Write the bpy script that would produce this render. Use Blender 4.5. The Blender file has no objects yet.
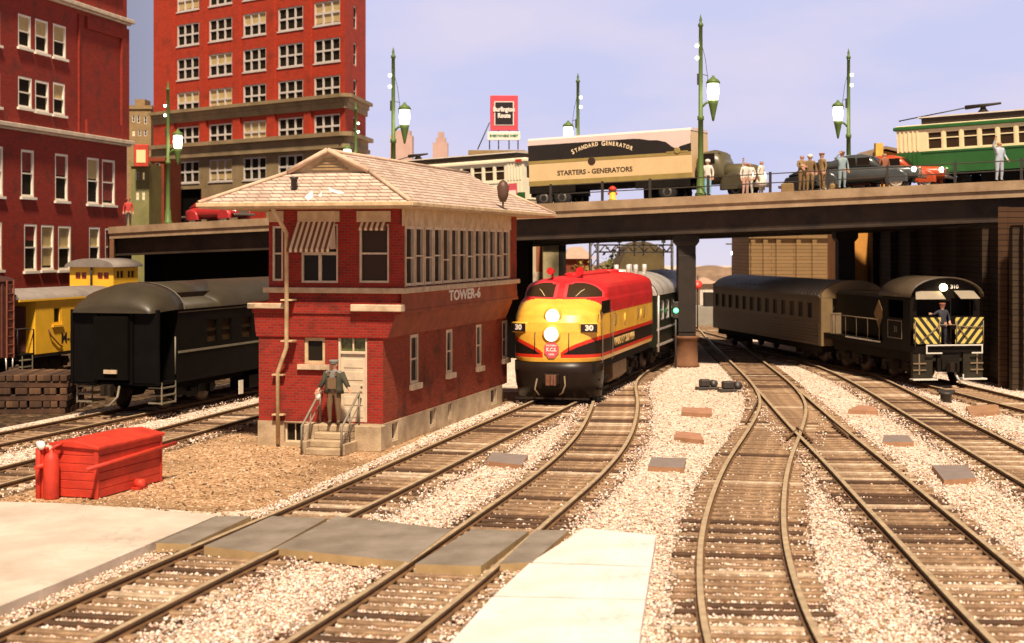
import bpy, bmesh, math, random
import numpy as np
from mathutils import Vector, Matrix
from math import radians as R, sin, cos, pi, atan, hypot, sqrt
random.seed(7); rng = np.random.default_rng(5)
S = bpy.context.scene
COL = S.collection
F, YH, H = 1550.0, 246.0, 5.5            # pixels per unit slope, horizon row, eye height (m)
# ---------------------------------------------------------------- camera, world, sun, exposure
cam = bpy.data.cameras.new("camera"); co = bpy.data.objects.new("camera", cam); COL.objects.link(co)
co.location = (0, 0, H); co.rotation_euler = (R(90), 0, 0)
cam.sensor_width = 36; cam.lens = F/1024*36; cam.shift_y = -(321.5-YH)/1024
cam.clip_start = .5; cam.clip_end = 3000
cam.dof.use_dof = True; cam.dof.focus_distance = 47; cam.dof.aperture_fstop = 1.0
S.camera = co
W = bpy.data.worlds.new("World"); S.world = W; W.use_nodes = True
SUN_EL, SUN_AZ = 57, 173                 # azimuth of the light: behind the camera, to its left
def world():
    n = W.node_tree.nodes; l = W.node_tree.links; n.clear()
    out = n.new('ShaderNodeOutputWorld'); bg = n.new('ShaderNodeBackground'); l.new(bg.outputs[0], out.inputs[0])
    sky = n.new('ShaderNodeTexSky'); sky.sky_type = 'NISHITA'; sky.sun_disc = False
    sky.sun_elevation = R(SUN_EL); sky.sun_rotation = R(SUN_AZ)
    tc = n.new('ShaderNodeTexCoord')
    sep = n.new('ShaderNodeSeparateXYZ'); l.new(tc.outputs['Generated'], sep.inputs[0])
    mp = n.new('ShaderNodeMapping'); mp.inputs['Scale'].default_value = (1, 1, 3.0); l.new(tc.outputs['Generated'], mp.inputs[0])
    nz = n.new('ShaderNodeTexNoise'); nz.inputs['Scale'].default_value = 6.5; nz.inputs['Detail'].default_value = 6; l.new(mp.outputs[0], nz.inputs[0])
    cr = n.new('ShaderNodeValToRGB'); e = cr.color_ramp.elements
    e[0].position = .38; e[0].color = (5.2, 5.4, 7.7, 1); e[1].position = .66; e[1].color = (6.3, 5.9, 7.5, 1)
    l.new(nz.outputs[0], cr.inputs[0])
    # the left of the sky is a duller grey
    gx = n.new('ShaderNodeMapRange'); gx.inputs['From Min'].default_value = -.26; gx.inputs['From Max'].default_value = -.10
    gx.interpolation_type = 'SMOOTHSTEP'
    l.new(sep.outputs['X'], gx.inputs['Value'])
    gy = n.new('ShaderNodeMixRGB'); gy.inputs['Color1'].default_value = (2.6, 2.7, 3.6, 1)
    l.new(gx.outputs[0], gy.inputs['Fac']); l.new(cr.outputs[0], gy.inputs['Color2'])
    # upper sky dimmed to cut ambient light, pale haze bank near the horizon
    el = n.new('ShaderNodeMapRange'); el.inputs['From Min'].default_value = .17; el.inputs['From Max'].default_value = .36
    l.new(sep.outputs['Z'], el.inputs['Value'])
    tint = n.new('ShaderNodeMixRGB'); tint.blend_type = 'MULTIPLY'; tint.inputs['Fac'].default_value = 1
    tint.inputs['Color2'].default_value = (.62, .40, .25, 1); l.new(sky.outputs[0], tint.inputs['Color1'])
    mx = n.new('ShaderNodeMixRGB'); l.new(el.outputs[0], mx.inputs['Fac'])
    l.new(gy.outputs[0], mx.inputs['Color1']); l.new(tint.outputs[0], mx.inputs['Color2'])
    hz = n.new('ShaderNodeMapRange'); hz.inputs['From Min'].default_value = -.01; hz.inputs['From Max'].default_value = .05; hz.inputs['To Min'].default_value = .75; hz.inputs['To Max'].default_value = 0
    l.new(sep.outputs['Z'], hz.inputs['Value']); hm = n.new('ShaderNodeMixRGB'); hm.inputs['Color2'].default_value = (7.0, 6.4, 7.2, 1)
    l.new(hz.outputs[0], hm.inputs['Fac']); l.new(mx.outputs[0], hm.inputs['Color1']); mx = hm
    l.new(mx.outputs[0], bg.inputs['Color']); bg.inputs['Strength'].default_value = .077
world()
sl = bpy.data.lights.new("sun", 'SUN'); sl.energy = 5.0; sl.angle = R(5); sl.color = (1.0, .84, .65)
so = bpy.data.objects.new("sun", sl); COL.objects.link(so)
_d = Vector((sin(R(SUN_AZ))*cos(R(SUN_EL)), cos(R(SUN_AZ))*cos(R(SUN_EL)), sin(R(SUN_EL))))
so.rotation_euler = _d.to_track_quat('Z', 'Y').to_euler()
S.view_settings.view_transform = 'Standard'; S.view_settings.look = 'None'
S.view_settings.exposure = 0.6; S.view_settings.gamma = 1
# ---------------------------------------------------------------- pixel helpers (reading sizes off the photo)
def at(px, py, Y): return Vector(((px-512)*Y/F, Y, H-(py-YH)*Y/F))
def gp(px, py, z=0.):
    Y = (H-z)*F/(py-YH); return Vector(((px-512)*Y/F, Y, z))
class Fm:                                 # a plan frame: local y runs along dX/dY = dx, local x to its right
    def __init__(s, X, Y, dx):
        n = hypot(dx, 1); s.v = (dx/n, 1/n); s.u = (1/n, -dx/n); s.O = (X, Y); s.rz = -atan(dx)
    def w(s, x, y): return (s.O[0]+s.u[0]*x+s.v[0]*y, s.O[1]+s.u[1]*x+s.v[1]*y)
    def ly(s, px, x=0.):
        k = (px-512)/F; b = s.w(x, 0); return (k*b[1]-b[0])/(s.v[0]-k*s.v[1])
    def lx(s, px, y=0.):
        k = (px-512)/F; b = s.w(0, y); return (k*b[1]-b[0])/(s.u[0]-k*s.u[1])
    def lz(s, py, x, y): return H-(py-YH)*s.w(x, y)[1]/F
    def loc(s, z=0): return (s.O[0], s.O[1], z)
# ---------------------------------------------------------------- materials
MATS = {}
def _new(name):
    m = bpy.data.materials.new(name); m.use_nodes = True; MATS[name] = m
    b = m.node_tree.nodes['Principled BSDF']; return m, m.node_tree.nodes, m.node_tree.links, b
def paint(name, c, rough=.55, var=.18, scale=2.5, metal=0., bump=.0, spec=.4, c2=None, coords='Object', crack=False):
    if name in MATS: return MATS[name]
    m, n, l, b = _new(name)
    tc = n.new('ShaderNodeTexCoord'); nz = n.new('ShaderNodeTexNoise'); nz.inputs['Scale'].default_value = scale; nz.inputs['Detail'].default_value = 7
    nz.inputs['Roughness'].default_value = .65
    l.new(tc.outputs[coords], nz.inputs[0])
    cr = n.new('ShaderNodeValToRGB'); e = cr.color_ramp.elements
    e[0].position = .3; e[1].position = .7
    if c2 is None: c2 = tuple(x*(1-var*2) for x in c)
    e[0].color = (*c2, 1); e[1].color = (*[min(1, x*(1+var*.5)) for x in c], 1)
    l.new(nz.outputs[0], cr.inputs[0]); l.new(cr.outputs[0], b.inputs['Base Color'])
    if crack:      # fine cracks and oily spots
        vo = n.new('ShaderNodeTexVoronoi'); vo.feature = 'DISTANCE_TO_EDGE'; vo.inputs['Scale'].default_value = .55
        wn = n.new('ShaderNodeTexNoise'); wn.inputs['Scale'].default_value = 1.6; wn.inputs['Detail'].default_value = 8; l.new(tc.outputs[coords], wn.inputs[0])
        wa = n.new('ShaderNodeMixRGB'); wa.inputs['Fac'].default_value = .35; l.new(tc.outputs[coords], wa.inputs['Color1']); l.new(wn.outputs['Color'], wa.inputs['Color2']); l.new(wa.outputs[0], vo.inputs['Vector'])
        c1 = n.new('ShaderNodeMapRange'); c1.inputs['From Max'].default_value = .006; c1.inputs['To Min'].default_value = .82; c1.inputs['To Max'].default_value = 1; l.new(vo.outputs['Distance'], c1.inputs['Value'])
        sn = n.new('ShaderNodeTexNoise'); sn.inputs['Scale'].default_value = 1.1; sn.inputs['Detail'].default_value = 9; sn.inputs['Roughness'].default_value = .7; l.new(tc.outputs[coords], sn.inputs[0])
        c2_ = n.new('ShaderNodeMapRange'); c2_.inputs['From Min'].default_value = .60; c2_.inputs['From Max'].default_value = .72; c2_.inputs['To Min'].default_value = 1; c2_.inputs['To Max'].default_value = .72; l.new(sn.outputs[0], c2_.inputs['Value'])
        mm = n.new('ShaderNodeMath'); mm.operation = 'MULTIPLY'; l.new(c1.outputs[0], mm.inputs[0]); l.new(c2_.outputs[0], mm.inputs[1])
        mk = n.new('ShaderNodeMixRGB'); mk.blend_type = 'MULTIPLY'; mk.inputs['Fac'].default_value = 1; l.new(cr.outputs[0], mk.inputs['Color1']); l.new(mm.outputs[0], mk.inputs['Color2']); l.new(mk.outputs[0], b.inputs['Base Color'])
    b.inputs['Roughness'].default_value = rough; b.inputs['Metallic'].default_value = metal; b.inputs['Specular IOR Level'].default_value = spec
    if bump:
        bp = n.new('ShaderNodeBump'); bp.inputs['Strength'].default_value = bump; bp.inputs['Distance'].default_value = .03
        nz2 = n.new('ShaderNodeTexNoise'); nz2.inputs['Scale'].default_value = scale*12; nz2.inputs['Detail'].default_value = 5
        l.new(tc.outputs[coords], nz2.inputs[0]); l.new(nz2.outputs[0], bp.inputs['Height']); l.new(bp.outputs[0], b.inputs['Normal'])
    return m
def brick(name, c1, c2, mortar, bw=.23, bh=.085, stain=(.03, .015, .01), stain_amt=.45, msize=.012, rough=.8, zs=1., bump=.35):
    if name in MATS: return MATS[name]
    m, n, l, b = _new(name)
    tc = n.new('ShaderNodeTexCoord'); sp = n.new('ShaderNodeSeparateXYZ'); l.new(tc.outputs['Object'], sp.inputs[0])
    ad = n.new('ShaderNodeMath'); ad.operation = 'ADD'; l.new(sp.outputs[0], ad.inputs[0]); l.new(sp.outputs[1], ad.inputs[1])
    mz = n.new('ShaderNodeMath'); mz.operation = 'MULTIPLY'; mz.inputs[1].default_value = zs; l.new(sp.outputs[2], mz.inputs[0])
    cb = n.new('ShaderNodeCombineXYZ'); l.new(ad.outputs[0], cb.inputs[0]); l.new(mz.outputs[0], cb.inputs[1])
    br = n.new('ShaderNodeTexBrick'); br.inputs['Scale'].default_value = 1; br.inputs['Brick Width'].default_value = bw
    br.inputs['Row Height'].default_value = bh; br.inputs['Mortar Size'].default_value = msize; br.inputs['Mortar Smooth'].default_value = .3
    br.inputs['Color1'].default_value = (*c1, 1); br.inputs['Color2'].default_value = (*c2, 1); br.inputs['Mortar'].default_value = (*mortar, 1)
    l.new(cb.outputs[0], br.inputs['Vector'])
    nz = n.new('ShaderNodeTexNoise'); nz.inputs['Scale'].default_value = .9; nz.inputs['Detail'].default_value = 8; nz.inputs['Roughness'].default_value = .6
    l.new(tc.outputs['Object'], nz.inputs[0])
    cr = n.new('ShaderNodeValToRGB'); cr.color_ramp.elements[0].position = .52; cr.color_ramp.elements[1].position = .72
    cr.color_ramp.elements[0].color = (0, 0, 0, 1); cr.color_ramp.elements[1].color = (stain_amt,)*3+(1,)
    l.new(nz.outputs[0], cr.inputs[0])
    mx = n.new('ShaderNodeMixRGB'); mx.inputs['Color2'].default_value = (*stain, 1); l.new(cr.outputs[0], mx.inputs['Fac']); l.new(br.outputs['Color'], mx.inputs['Color1'])
    l.new(mx.outputs[0], b.inputs['Base Color']); b.inputs['Roughness'].default_value = rough; b.inputs['Specular IOR Level'].default_value = .25
    bp = n.new('ShaderNodeBump'); bp.inputs['Strength'].default_value = bump; bp.inputs['Distance'].default_value = .01; bp.invert = True
    l.new(br.outputs['Fac'], bp.inputs['Height']); l.new(bp.outputs[0], b.inputs['Normal'])
    return m
def glow(name, c, s):
    if name in MATS: return MATS[name]
    m, n, l, b = _new(name); b.inputs['Base Color'].default_value = (*c, 1)
    b.inputs['Emission Color'].default_value = (*c, 1); b.inputs['Emission Strength'].default_value = s; return m
def glassm(name, c, rough=.3):
    if name in MATS: return MATS[name]
    m, n, l, b = _new(name); b.inputs['Base Color'].default_value = (*c, 1); b.inputs['Roughness'].default_value = rough
    b.inputs['Specular IOR Level'].default_value = .12; return m
def gravel(name, cols, scale=11., dark=.35, patch=(.30, .17, .10), patch_amt=.0, bumpd=.05):
    m, n, l, b = _new(name)
    tc = n.new('ShaderNodeTexCoord'); vo = n.new('ShaderNodeTexVoronoi'); vo.inputs['Scale'].default_value = scale; l.new(tc.outputs['Object'], vo.inputs['Vector'])
    sp = n.new('ShaderNodeSeparateColor'); l.new(vo.outputs['Color'], sp.inputs[0])
    cr = n.new('ShaderNodeValToRGB'); cr.color_ramp.interpolation = 'CONSTANT'; els = cr.color_ramp.elements
    while len(els) < len(cols): els.new(.5)
    for i, (p, c) in enumerate(cols): els[i].position = p; els[i].color = (*c, 1)
    l.new(sp.outputs[0], cr.inputs[0])
    dr = n.new('ShaderNodeMapRange'); dr.inputs['From Min'].default_value = .25; dr.inputs['From Max'].default_value = .75
    dr.inputs['To Min'].default_value = 1; dr.inputs['To Max'].default_value = dark
    l.new(vo.outputs['Distance'], dr.inputs['Value'])
    mu = n.new('ShaderNodeMixRGB'); mu.blend_type = 'MULTIPLY'; mu.inputs['Fac'].default_value = 1
    l.new(cr.outputs[0], mu.inputs['Color1']); l.new(dr.outputs[0], mu.inputs['Color2'])
    nz = n.new('ShaderNodeTexNoise'); nz.inputs['Scale'].default_value = .35; nz.inputs['Detail'].default_value = 6; l.new(tc.outputs['Object'], nz.inputs[0])
    c2 = n.new('ShaderNodeValToRGB'); c2.color_ramp.elements[0].position = .45; c2.color_ramp.elements[1].position = .7
    c2.color_ramp.elements[0].color = (0, 0, 0, 1); c2.color_ramp.elements[1].color = (patch_amt,)*3+(1,)
    l.new(nz.outputs[0], c2.inputs[0])
    mx = n.new('ShaderNodeMixRGB'); mx.inputs['Color2'].default_value = (*patch, 1); l.new(c2.outputs[0], mx.inputs['Fac']); l.new(mu.outputs[0], mx.inputs['Color1'])
    l.new(mx.outputs[0], b.inputs['Base Color']); b.inputs['Roughness'].default_value = .9; b.inputs['Specular IOR Level'].default_value = .15
    bp = n.new('ShaderNodeBump'); bp.inputs['Strength'].default_value = .8; bp.inputs['Distance'].default_value = bumpd; bp.invert = True
    l.new(vo.outputs['Distance'], bp.inputs['Height']); l.new(bp.outputs[0], b.inputs['Normal'])
    return m
# ---------------------------------------------------------------- mesh builder
class MB:
    def __init__(s): s.v = []; s.f = []; s.m = []; s.sm = []
    def add(s, vs, fs, mi=0, smooth=False):
        o = len(s.v); s.v += [tuple(p) for p in vs]
        for f in fs: s.f.append(tuple(i+o for i in f)); s.m.append(mi); s.sm.append(smooth)
        return s
    def box(s, x0, x1, y0, y1, z0, z1, mi=0, M=None):
        vs = [Vector(p) for p in ((x0,y0,z0),(x1,y0,z0),(x1,y1,z0),(x0,y1,z0),(x0,y0,z1),(x1,y0,z1),(x1,y1,z1),(x0,y1,z1))]
        if M: vs = [M @ p for p in vs]
        return s.add(vs, [(0,3,2,1),(4,5,6,7),(0,1,5,4),(1,2,6,5),(2,3,7,6),(3,0,4,7)], mi)
    def obox(s, P, U, N, a0, a1, n0, n1, z0, z1, mi=0):
        P, U, N = Vector(P), Vector(U), Vector(N); Z = Vector((0,0,1))
        vs = [P+U*a+N*b+Z*c for a, b, c in ((a0,n0,z0),(a1,n0,z0),(a1,n1,z0),(a0,n1,z0),(a0,n0,z1),(a1,n0,z1),(a1,n1,z1),(a0,n1,z1))]
        return s.add(vs, [(0,3,2,1),(4,5,6,7),(0,1,5,4),(1,2,6,5),(2,3,7,6),(3,0,4,7)], mi)
    def quad(s, *p, mi=0): return s.add(p, [tuple(range(len(p)))], mi)
    def prism(s, poly, z0, z1, mi=0):
        n = len(poly); vs = [(x,y,z0) for x,y in poly]+[(x,y,z1) for x,y in poly]
        return s.add(vs, [tuple(range(n))[::-1], tuple(range(n,2*n))]+[(i,(i+1)%n,(i+1)%n+n,i+n) for i in range(n)], mi)
    def xprism(s, poly, x0, x1, mi=0):      # poly in (y,z), extruded along x
        n = len(poly); vs = [(x0,y,z) for y,z in poly]+[(x1,y,z) for y,z in poly]
        return s.add(vs, [tuple(range(n)), tuple(range(n,2*n))[::-1]]+[(i+n,(i+1)%n+n,(i+1)%n,i) for i in range(n)], mi)
    def yprism(s, poly, y0, y1, mi=0, smooth=False):      # poly in (x,z), extruded along y
        n = len(poly); vs = [(x,y0,z) for x,z in poly]+[(x,y1,z) for x,z in poly]
        s.add(vs, [tuple(range(n))[::-1], tuple(range(n,2*n))], mi)
        o = len(s.v)-2*n
        for i in range(n): s.f.append((o+i,o+(i+1)%n,o+(i+1)%n+n,o+i+n)); s.m.append(mi); s.sm.append(smooth)
        return s
    def loft(s, secs, mi=0, smooth=True, cap=True, closed=True):
        n = len(secs[0]); vs = [p for q in secs for p in q]; fs = []
        for k in range(len(secs)-1):
            for i in range(n if closed else n-1):
                j = (i+1) % n; fs.append((k*n+i, k*n+j, (k+1)*n+j, (k+1)*n+i))
        s.add(vs, fs, mi, smooth)
        o = len(s.v)-len(vs)
        if cap:
            s.f.append(tuple(o+i for i in range(n))[::-1]); s.m.append(mi); s.sm.append(False)
            s.f.append(tuple(o+(len(secs)-1)*n+i for i in range(n))); s.m.append(mi); s.sm.append(False)
        return s
    def tube(s, pts, r, n=8, mi=0, cap=True):
        pts = [Vector(p) for p in pts]; rs = r if isinstance(r, (list, tuple)) else [r]*len(pts); secs = []
        a = None
        for i, p in enumerate(pts):
            t = (pts[min(i+1, len(pts)-1)]-pts[max(i-1, 0)]).normalized()
            if a is None: a = t.cross(Vector((0,0,1)) if abs(t.z) < .9 else Vector((1,0,0))).normalized()
            a = (a-t*a.dot(t)).normalized(); b = t.cross(a)
            secs.append([p+(a*cos(2*pi*k/n)+b*sin(2*pi*k/n))*rs[i] for k in range(n)])
        return s.loft(secs, mi, True, cap)
    def lathe(s, prof, c=(0,0,0), n=16, axis='z', mi=0, smooth=True):   # prof: (r, h)
        secs = []
        for r, h in prof:
            ring = []
            for k in range(n):
                a = 2*pi*k/n; p = (r*cos(a), r*sin(a), h)
                if axis == 'x': p = (h, r*cos(a), r*sin(a))
                if axis == 'y': p = (r*cos(a), h, r*sin(a))
                ring.append((p[0]+c[0], p[1]+c[1], p[2]+c[2]))
            secs.append(ring)
        return s.loft(secs, mi, smooth)
    def build(s, name, mats, parent=None, loc=None, rz=None, bevel=0):
        me = bpy.data.meshes.new(name); me.from_pydata([tuple(p) for p in s.v], [], s.f)
        if not isinstance(mats, (list, tuple)): mats = [mats]
        for m in mats: me.materials.append(m)
        me.polygons.foreach_set('material_index', s.m); me.polygons.foreach_set('use_smooth', s.sm)
        bm = bmesh.new(); bm.from_mesh(me); bmesh.ops.recalc_face_normals(bm, faces=bm.faces[:])
        if bevel:
            es = [e for e in bm.edges if len(e.link_faces) == 2 and e.calc_face_angle(0) > .6]
            bmesh.ops.bevel(bm, geom=es, offset=bevel, segments=1, affect='EDGES', clamp_overlap=True)
        bm.to_mesh(me); bm.free(); me.update()
        o = bpy.data.objects.new(name, me); COL.objects.link(o)
        if parent: o.parent = parent
        if loc: o.location = loc
        if rz: o.rotation_euler.z = rz
        return o
def tag(o, label=None, cat=None, group=None, kind=None):
    if label: o['label'] = label
    if cat: o['category'] = cat
    if group: o['group'] = group
    if kind: o['kind'] = kind
    return o
def thing(name, label, cat, loc=(0,0,0), rz=0., group=None):
    o = bpy.data.objects.new(name, None); COL.objects.link(o); o.location = loc; o.rotation_euler = (0,0,rz); o.empty_display_size = .2
    return tag(o, label, cat, group)
def copytree(o, loc, rz=None, parent=None):
    c = o.copy(); COL.objects.link(c)
    if parent: c.parent = parent
    else:
        c.location = loc
        if rz is not None: c.rotation_euler.z = rz
    for ch in list(o.children): copytree(ch, None, None, c)
    return c
def ell(w, z0, z1, y, n=24, e=3.):          # a superellipse ring in the xz plane at y
    zc, hz = (z0+z1)/2, (z1-z0)/2; r = []
    for k in range(n):
        a = 2*pi*k/n; c, s_ = cos(a), sin(a)
        r.append((w*math.copysign(abs(c)**(2/e), c), y, zc+hz*math.copysign(abs(s_)**(2/e), s_)))
    return r
def text(name, s_, size, mat, parent, M, sx=1., ext=.01, align='CENTER', off=0.):
    cu = bpy.data.curves.new(name, 'FONT'); cu.body = s_; cu.size = size; cu.align_x = align; cu.align_y = 'CENTER'; cu.extrude = ext; cu.offset = off; cu.resolution_u = 3
    ob = bpy.data.objects.new('tmp', cu); COL.objects.link(ob)
    dg = bpy.context.evaluated_depsgraph_get(); me = bpy.data.meshes.new_from_object(ob.evaluated_get(dg))
    bpy.data.objects.remove(ob); bpy.data.curves.remove(cu)
    me.transform(M @ Matrix.Diagonal((sx, 1, 1, 1))); me.materials.clear(); me.materials.append(mat)
    o = bpy.data.objects.new(name, me); COL.objects.link(o); o.parent = parent; return o
def Mx(loc, rx=90, rz=0): return Matrix.Translation(loc) @ Matrix.Rotation(R(rz), 4, 'Z') @ Matrix.Rotation(R(rx), 4, 'X')
# wall in the plane P + U*a + Z*z with real openings (a0,a1,z0,z1) and reveals
def holewall(mb, P, U, N, a0, a1, z0, z1, holes, depth=.15, mi=0):
    P, U, N = Vector(P), Vector(U), Vector(N); Z = Vector((0,0,1))
    xs = sorted({a0, a1, *[v for h in holes for v in h[:2]]}); zs = sorted({z0, z1, *[v for h in holes for v in h[2:]]})
    q = lambda a, z, d=0.: P+U*a+Z*z-N*d
    for i in range(len(xs)-1):
        for j in range(len(zs)-1):
            cx, cz = (xs[i]+xs[i+1])/2, (zs[j]+zs[j+1])/2
            if any(h[0] < cx < h[1] and h[2] < cz < h[3] for h in holes): continue
            mb.quad(q(xs[i],zs[j]), q(xs[i+1],zs[j]), q(xs[i+1],zs[j+1]), q(xs[i],zs[j+1]), mi=mi)
    for h in holes:
        b0, b1, c0, c1 = h
        for A, B in (((b0,c0),(b1,c0)),((b1,c0),(b1,c1)),((b1,c1),(b0,c1)),((b0,c1),(b0,c0))):
            mb.quad(q(*A), q(*B), q(*B,depth), q(*A,depth), mi=mi)
def window(parent, P, U, N, a0, a1, z0, z1, frame, glass, nx=1, nz=2, fw=.06, inset=.08, sill=None, proud=0., bars=None, name='window', mw=None, shade=None, shade_to=.5):
    mw = mw or fw*.6
    g = MB(); d0, d1 = -inset-.05, -inset+.03+proud
    g.obox(P,U,N,a0,a0+fw,d0,d1,z0,z1); g.obox(P,U,N,a1-fw,a1,d0,d1,z0,z1)
    g.obox(P,U,N,a0+fw,a1-fw,d0,d1,z0,z0+fw); g.obox(P,U,N,a0+fw,a1-fw,d0,d1,z1-fw,z1)
    for i in range(1, nx):
        a = a0+(a1-a0)*i/nx; g.obox(P,U,N,a-mw/2,a+mw/2,d0+.01,d1-.012,z0+fw,z1-fw)
    for j in (bars or [k/nz for k in range(1, nz)]):
        z = z0+(z1-z0)*j; g.obox(P,U,N,a0+fw,a1-fw,d0+.014,d1-.018,z-mw/2,z+mw/2)
    o = g.build(name, frame, parent)
    P2, U2, N2 = Vector(P), Vector(U), Vector(N); Z = Vector((0,0,1))
    p = MB(); k = -inset-.03
    q = lambda a, z, kk=k: P2+U2*a+Z*z+N2*kk
    p.quad(q(a0+.01,z0+.01), q(a1-.01,z0+.01), q(a1-.01,z1-.01), q(a0+.01,z1-.01))
    p.build('pane', glass, o)
    if shade:
        p = MB(); zb = z1-(z1-z0)*shade_to; p.quad(q(a0+.03,zb,k+.006), q(a1-.03,zb,k+.006), q(a1-.03,z1-.03,k+.006), q(a0+.03,z1-.03,k+.006)); p.build('blind', shade, o)
    if sill:
        sm, sh, so_, ov = sill
        p = MB(); p.obox(P,U,N,a0-ov,a1+ov,-inset+.032,so_,z0-sh,z0-.002); p.build('sill', sm, o)
    return o
# ---------------------------------------------------------------- ground and tracks
CR = [(0,(.22,.13,.08)),(.07,(.56,.40,.26)),(.22,(.84,.68,.54)),(.60,(.80,.58,.48)),(.78,(.92,.82,.71)),(.95,(.62,.56,.50))]
m_bal = gravel('ballast_stone', CR, 13., .60, (.52,.36,.23), .35, .03)
m_dirt = gravel('dirt', [(0,(.16,.09,.045)),(.10,(.36,.20,.10)),(.45,(.50,.30,.16)),(.75,(.64,.42,.25)),(.93,(.76,.58,.40))], 17., .8, (.17,.095,.045), .85, .02)
g = MB()
xs = np.linspace(-230, 230, 24); 
vs = [(x, y, 0) for y in np.linspace(4, 430, 24) for x in xs]
g.add(vs, [(j*24+i, j*24+i+1, (j+1)*24+i+1, (j+1)*24+i) for j in range(23) for i in range(23)])
tag(g.build('ground', m_bal), 'tan and pink ballast ground', kind='structure')
g = MB()
dp = [gp(*p, .004) for p in ((-60,500),(60,503),(215,512),(268,508),(330,480),(400,448),(470,415),(540,392),(470,392),(420,405),(262,425),(150,449),(0,492),(-60,508))]
g.quad(*[tuple(p) for p in dp]); tag(g.build('dirt_yard', m_dirt), kind='structure')
m_rail = paint('rail_rust', (.17,.085,.035), .6, .25, 3, .0, spec=.5); m_railtop = paint('rail_head', (.46,.34,.21), .55, .2, 4, .0)
m_tie = paint('sleeper_wood', (.33,.21,.12), .85, .3, 3.5, bump=.4, c2=(.11,.06,.032)); m_tie2 = paint('sleeper_wood_pale', (.54,.42,.30), .85, .2, 3.5, bump=.4, c2=(.24,.15,.085))
m_tie3 = paint('sleeper_wood_dark', (.10,.05,.025), .85, .3, 3.5, bump=.4)
def catmull(P, step=.5):
    P = [np.array(p[:2], float) for p in P]; out = []
    Q = [2*P[0]-P[1]]+P+[2*P[-1]-P[-2]]
    for i in range(1, len(Q)-2):
        n = max(2, int(np.linalg.norm(Q[i+1]-Q[i])/step))
        for k in range(n):
            t = k/n; a, b, c, d = Q[i-1:i+3]
            out.append(.5*((2*b)+(-a+c)*t+(2*a-5*b+4*c-d)*t*t+(-a+3*b-3*c+d)*t**3))
    out.append(P[-1]); return out
def smooth(L, n=30):
    L = [l.copy() for l in L]
    for _ in range(n): L = [L[0]]+[(L[i-1]+2*L[i]+L[i+1])/4 for i in range(1, len(L)-1)]+[L[-1]]
    return L
TR = {}
m_bed = gravel('dirty_shaded_ballast', [(0,(.07,.04,.022)),(.22,(.16,.095,.05)),(.50,(.28,.18,.105)),(.74,(.46,.32,.21)),(.90,(.72,.56,.42))], 13., .6, (.10,.055,.03), .5, .04)  # dirty ballast, darkened further to paint the shade between the ties
tie_me = {}
def sleeper_mesh(m, key):
    if key not in tie_me:
        o = MB().box(-1.2,1.2,-.088,.088,-.09,.0).build('sleeper', m, bevel=.02); tie_me[key] = o.data; bpy.data.objects.remove(o)
    return tie_me[key]
def track(name, label, left, z=.18, dz=0., ties=True, first=0., vis=(14, 75)):
    """left: left-rail points (world x,y), seen from the camera"""
    L = smooth(catmull(left)); n = len(L)
    nr = []
    for i in range(n):
        t = L[min(i+1, n-1)]-L[max(i-1, 0)]; t = t/np.linalg.norm(t); nr.append(np.array((t[1], -t[0])))
    if (L[-1]-L[0])[1] < 0: nr = [-q for q in nr]
    C = [L[i]+nr[i]*.75 for i in range(n)]; TR[name] = C
    root = thing('railway_track', label, 'railway track', (C[0][0], C[0][1], 0), 0, 'tracks of the yard'); ox, oy = C[0]
    prof = [(-.09,.07),(.09,.07),(.09,.085),(.018,.10),(.018,.14),(.048,.15),(.048,.19),(-.048,.19),(-.048,.15),(-.018,.14),(-.018,.10),(-.09,.085)]
    for sd in (-.755, .755):
        secs = [[(C[i][0]-ox+nr[i][0]*(sd+a), C[i][1]-oy+nr[i][1]*(sd+a), b+dz) for a, b in prof] for i in range(n)]
        mb = MB().loft(secs, 0, False)
        # top faces worn
        k = 0
        for fi, f in enumerate(mb.f):
            if len(f) == 4 and all(abs(mb.v[i][2]-dz-.19) < 1e-5 for i in f): mb.m[fi] = 1
        mb.build('rail', [m_rail, m_railtop], root)
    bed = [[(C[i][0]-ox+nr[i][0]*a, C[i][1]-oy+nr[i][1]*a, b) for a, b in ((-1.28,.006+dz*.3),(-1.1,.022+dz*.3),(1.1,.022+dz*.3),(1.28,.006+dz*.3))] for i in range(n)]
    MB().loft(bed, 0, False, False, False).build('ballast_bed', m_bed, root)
    if not ties: return root
    d = 0; nxt = first; spots = []
    for i in range(n-1):
        seg = np.linalg.norm(C[i+1]-C[i])
        while nxt < d+seg:
            t = (nxt-d)/seg; p = C[i]*(1-t)+C[i+1]*t; spots.append((p, math.atan2(-nr[i][1]*-1, nr[i][0]))); nxt += .475
        d += seg
    spots = [(p, a) for p, a in spots if 12 < p[1] < 110]
    spots.sort(key=lambda s_: (not (vis[0] < s_[0][1] < vis[1] and abs(s_[0][0]) < s_[0][1]*.36+2), s_[0][1]))
    rest = MB()
    for i, (p, a) in enumerate(spots):
        a += random.uniform(-.02,.02); zt = .088+dz+random.uniform(-.012,.004); sc = random.uniform(.95,1.04)
        q = random.random(); key = 0 if q < .68 else (1 if q < .82 else 2)
        if i < 100:
            o = bpy.data.objects.new('sleeper', sleeper_mesh((m_tie, m_tie2, m_tie3)[key], key)); COL.objects.link(o); o.parent = root
            o.location = (p[0]-ox+random.uniform(-.04,.04), p[1]-oy, zt); o.rotation_euler.z = a; o.scale = (sc, random.uniform(.85,1.1), 1)
        else:
            M = Matrix.Translation((p[0]-ox, p[1]-oy, zt)) @ Matrix.Rotation(a, 4, 'Z'); rest.box(-1.2,1.2,-.088,.088,-.09,0,key,M)
    if rest.v: tag(rest.build('sleeper', [m_tie, m_tie2, m_tie3], root), kind='stuff')
    return root
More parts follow.
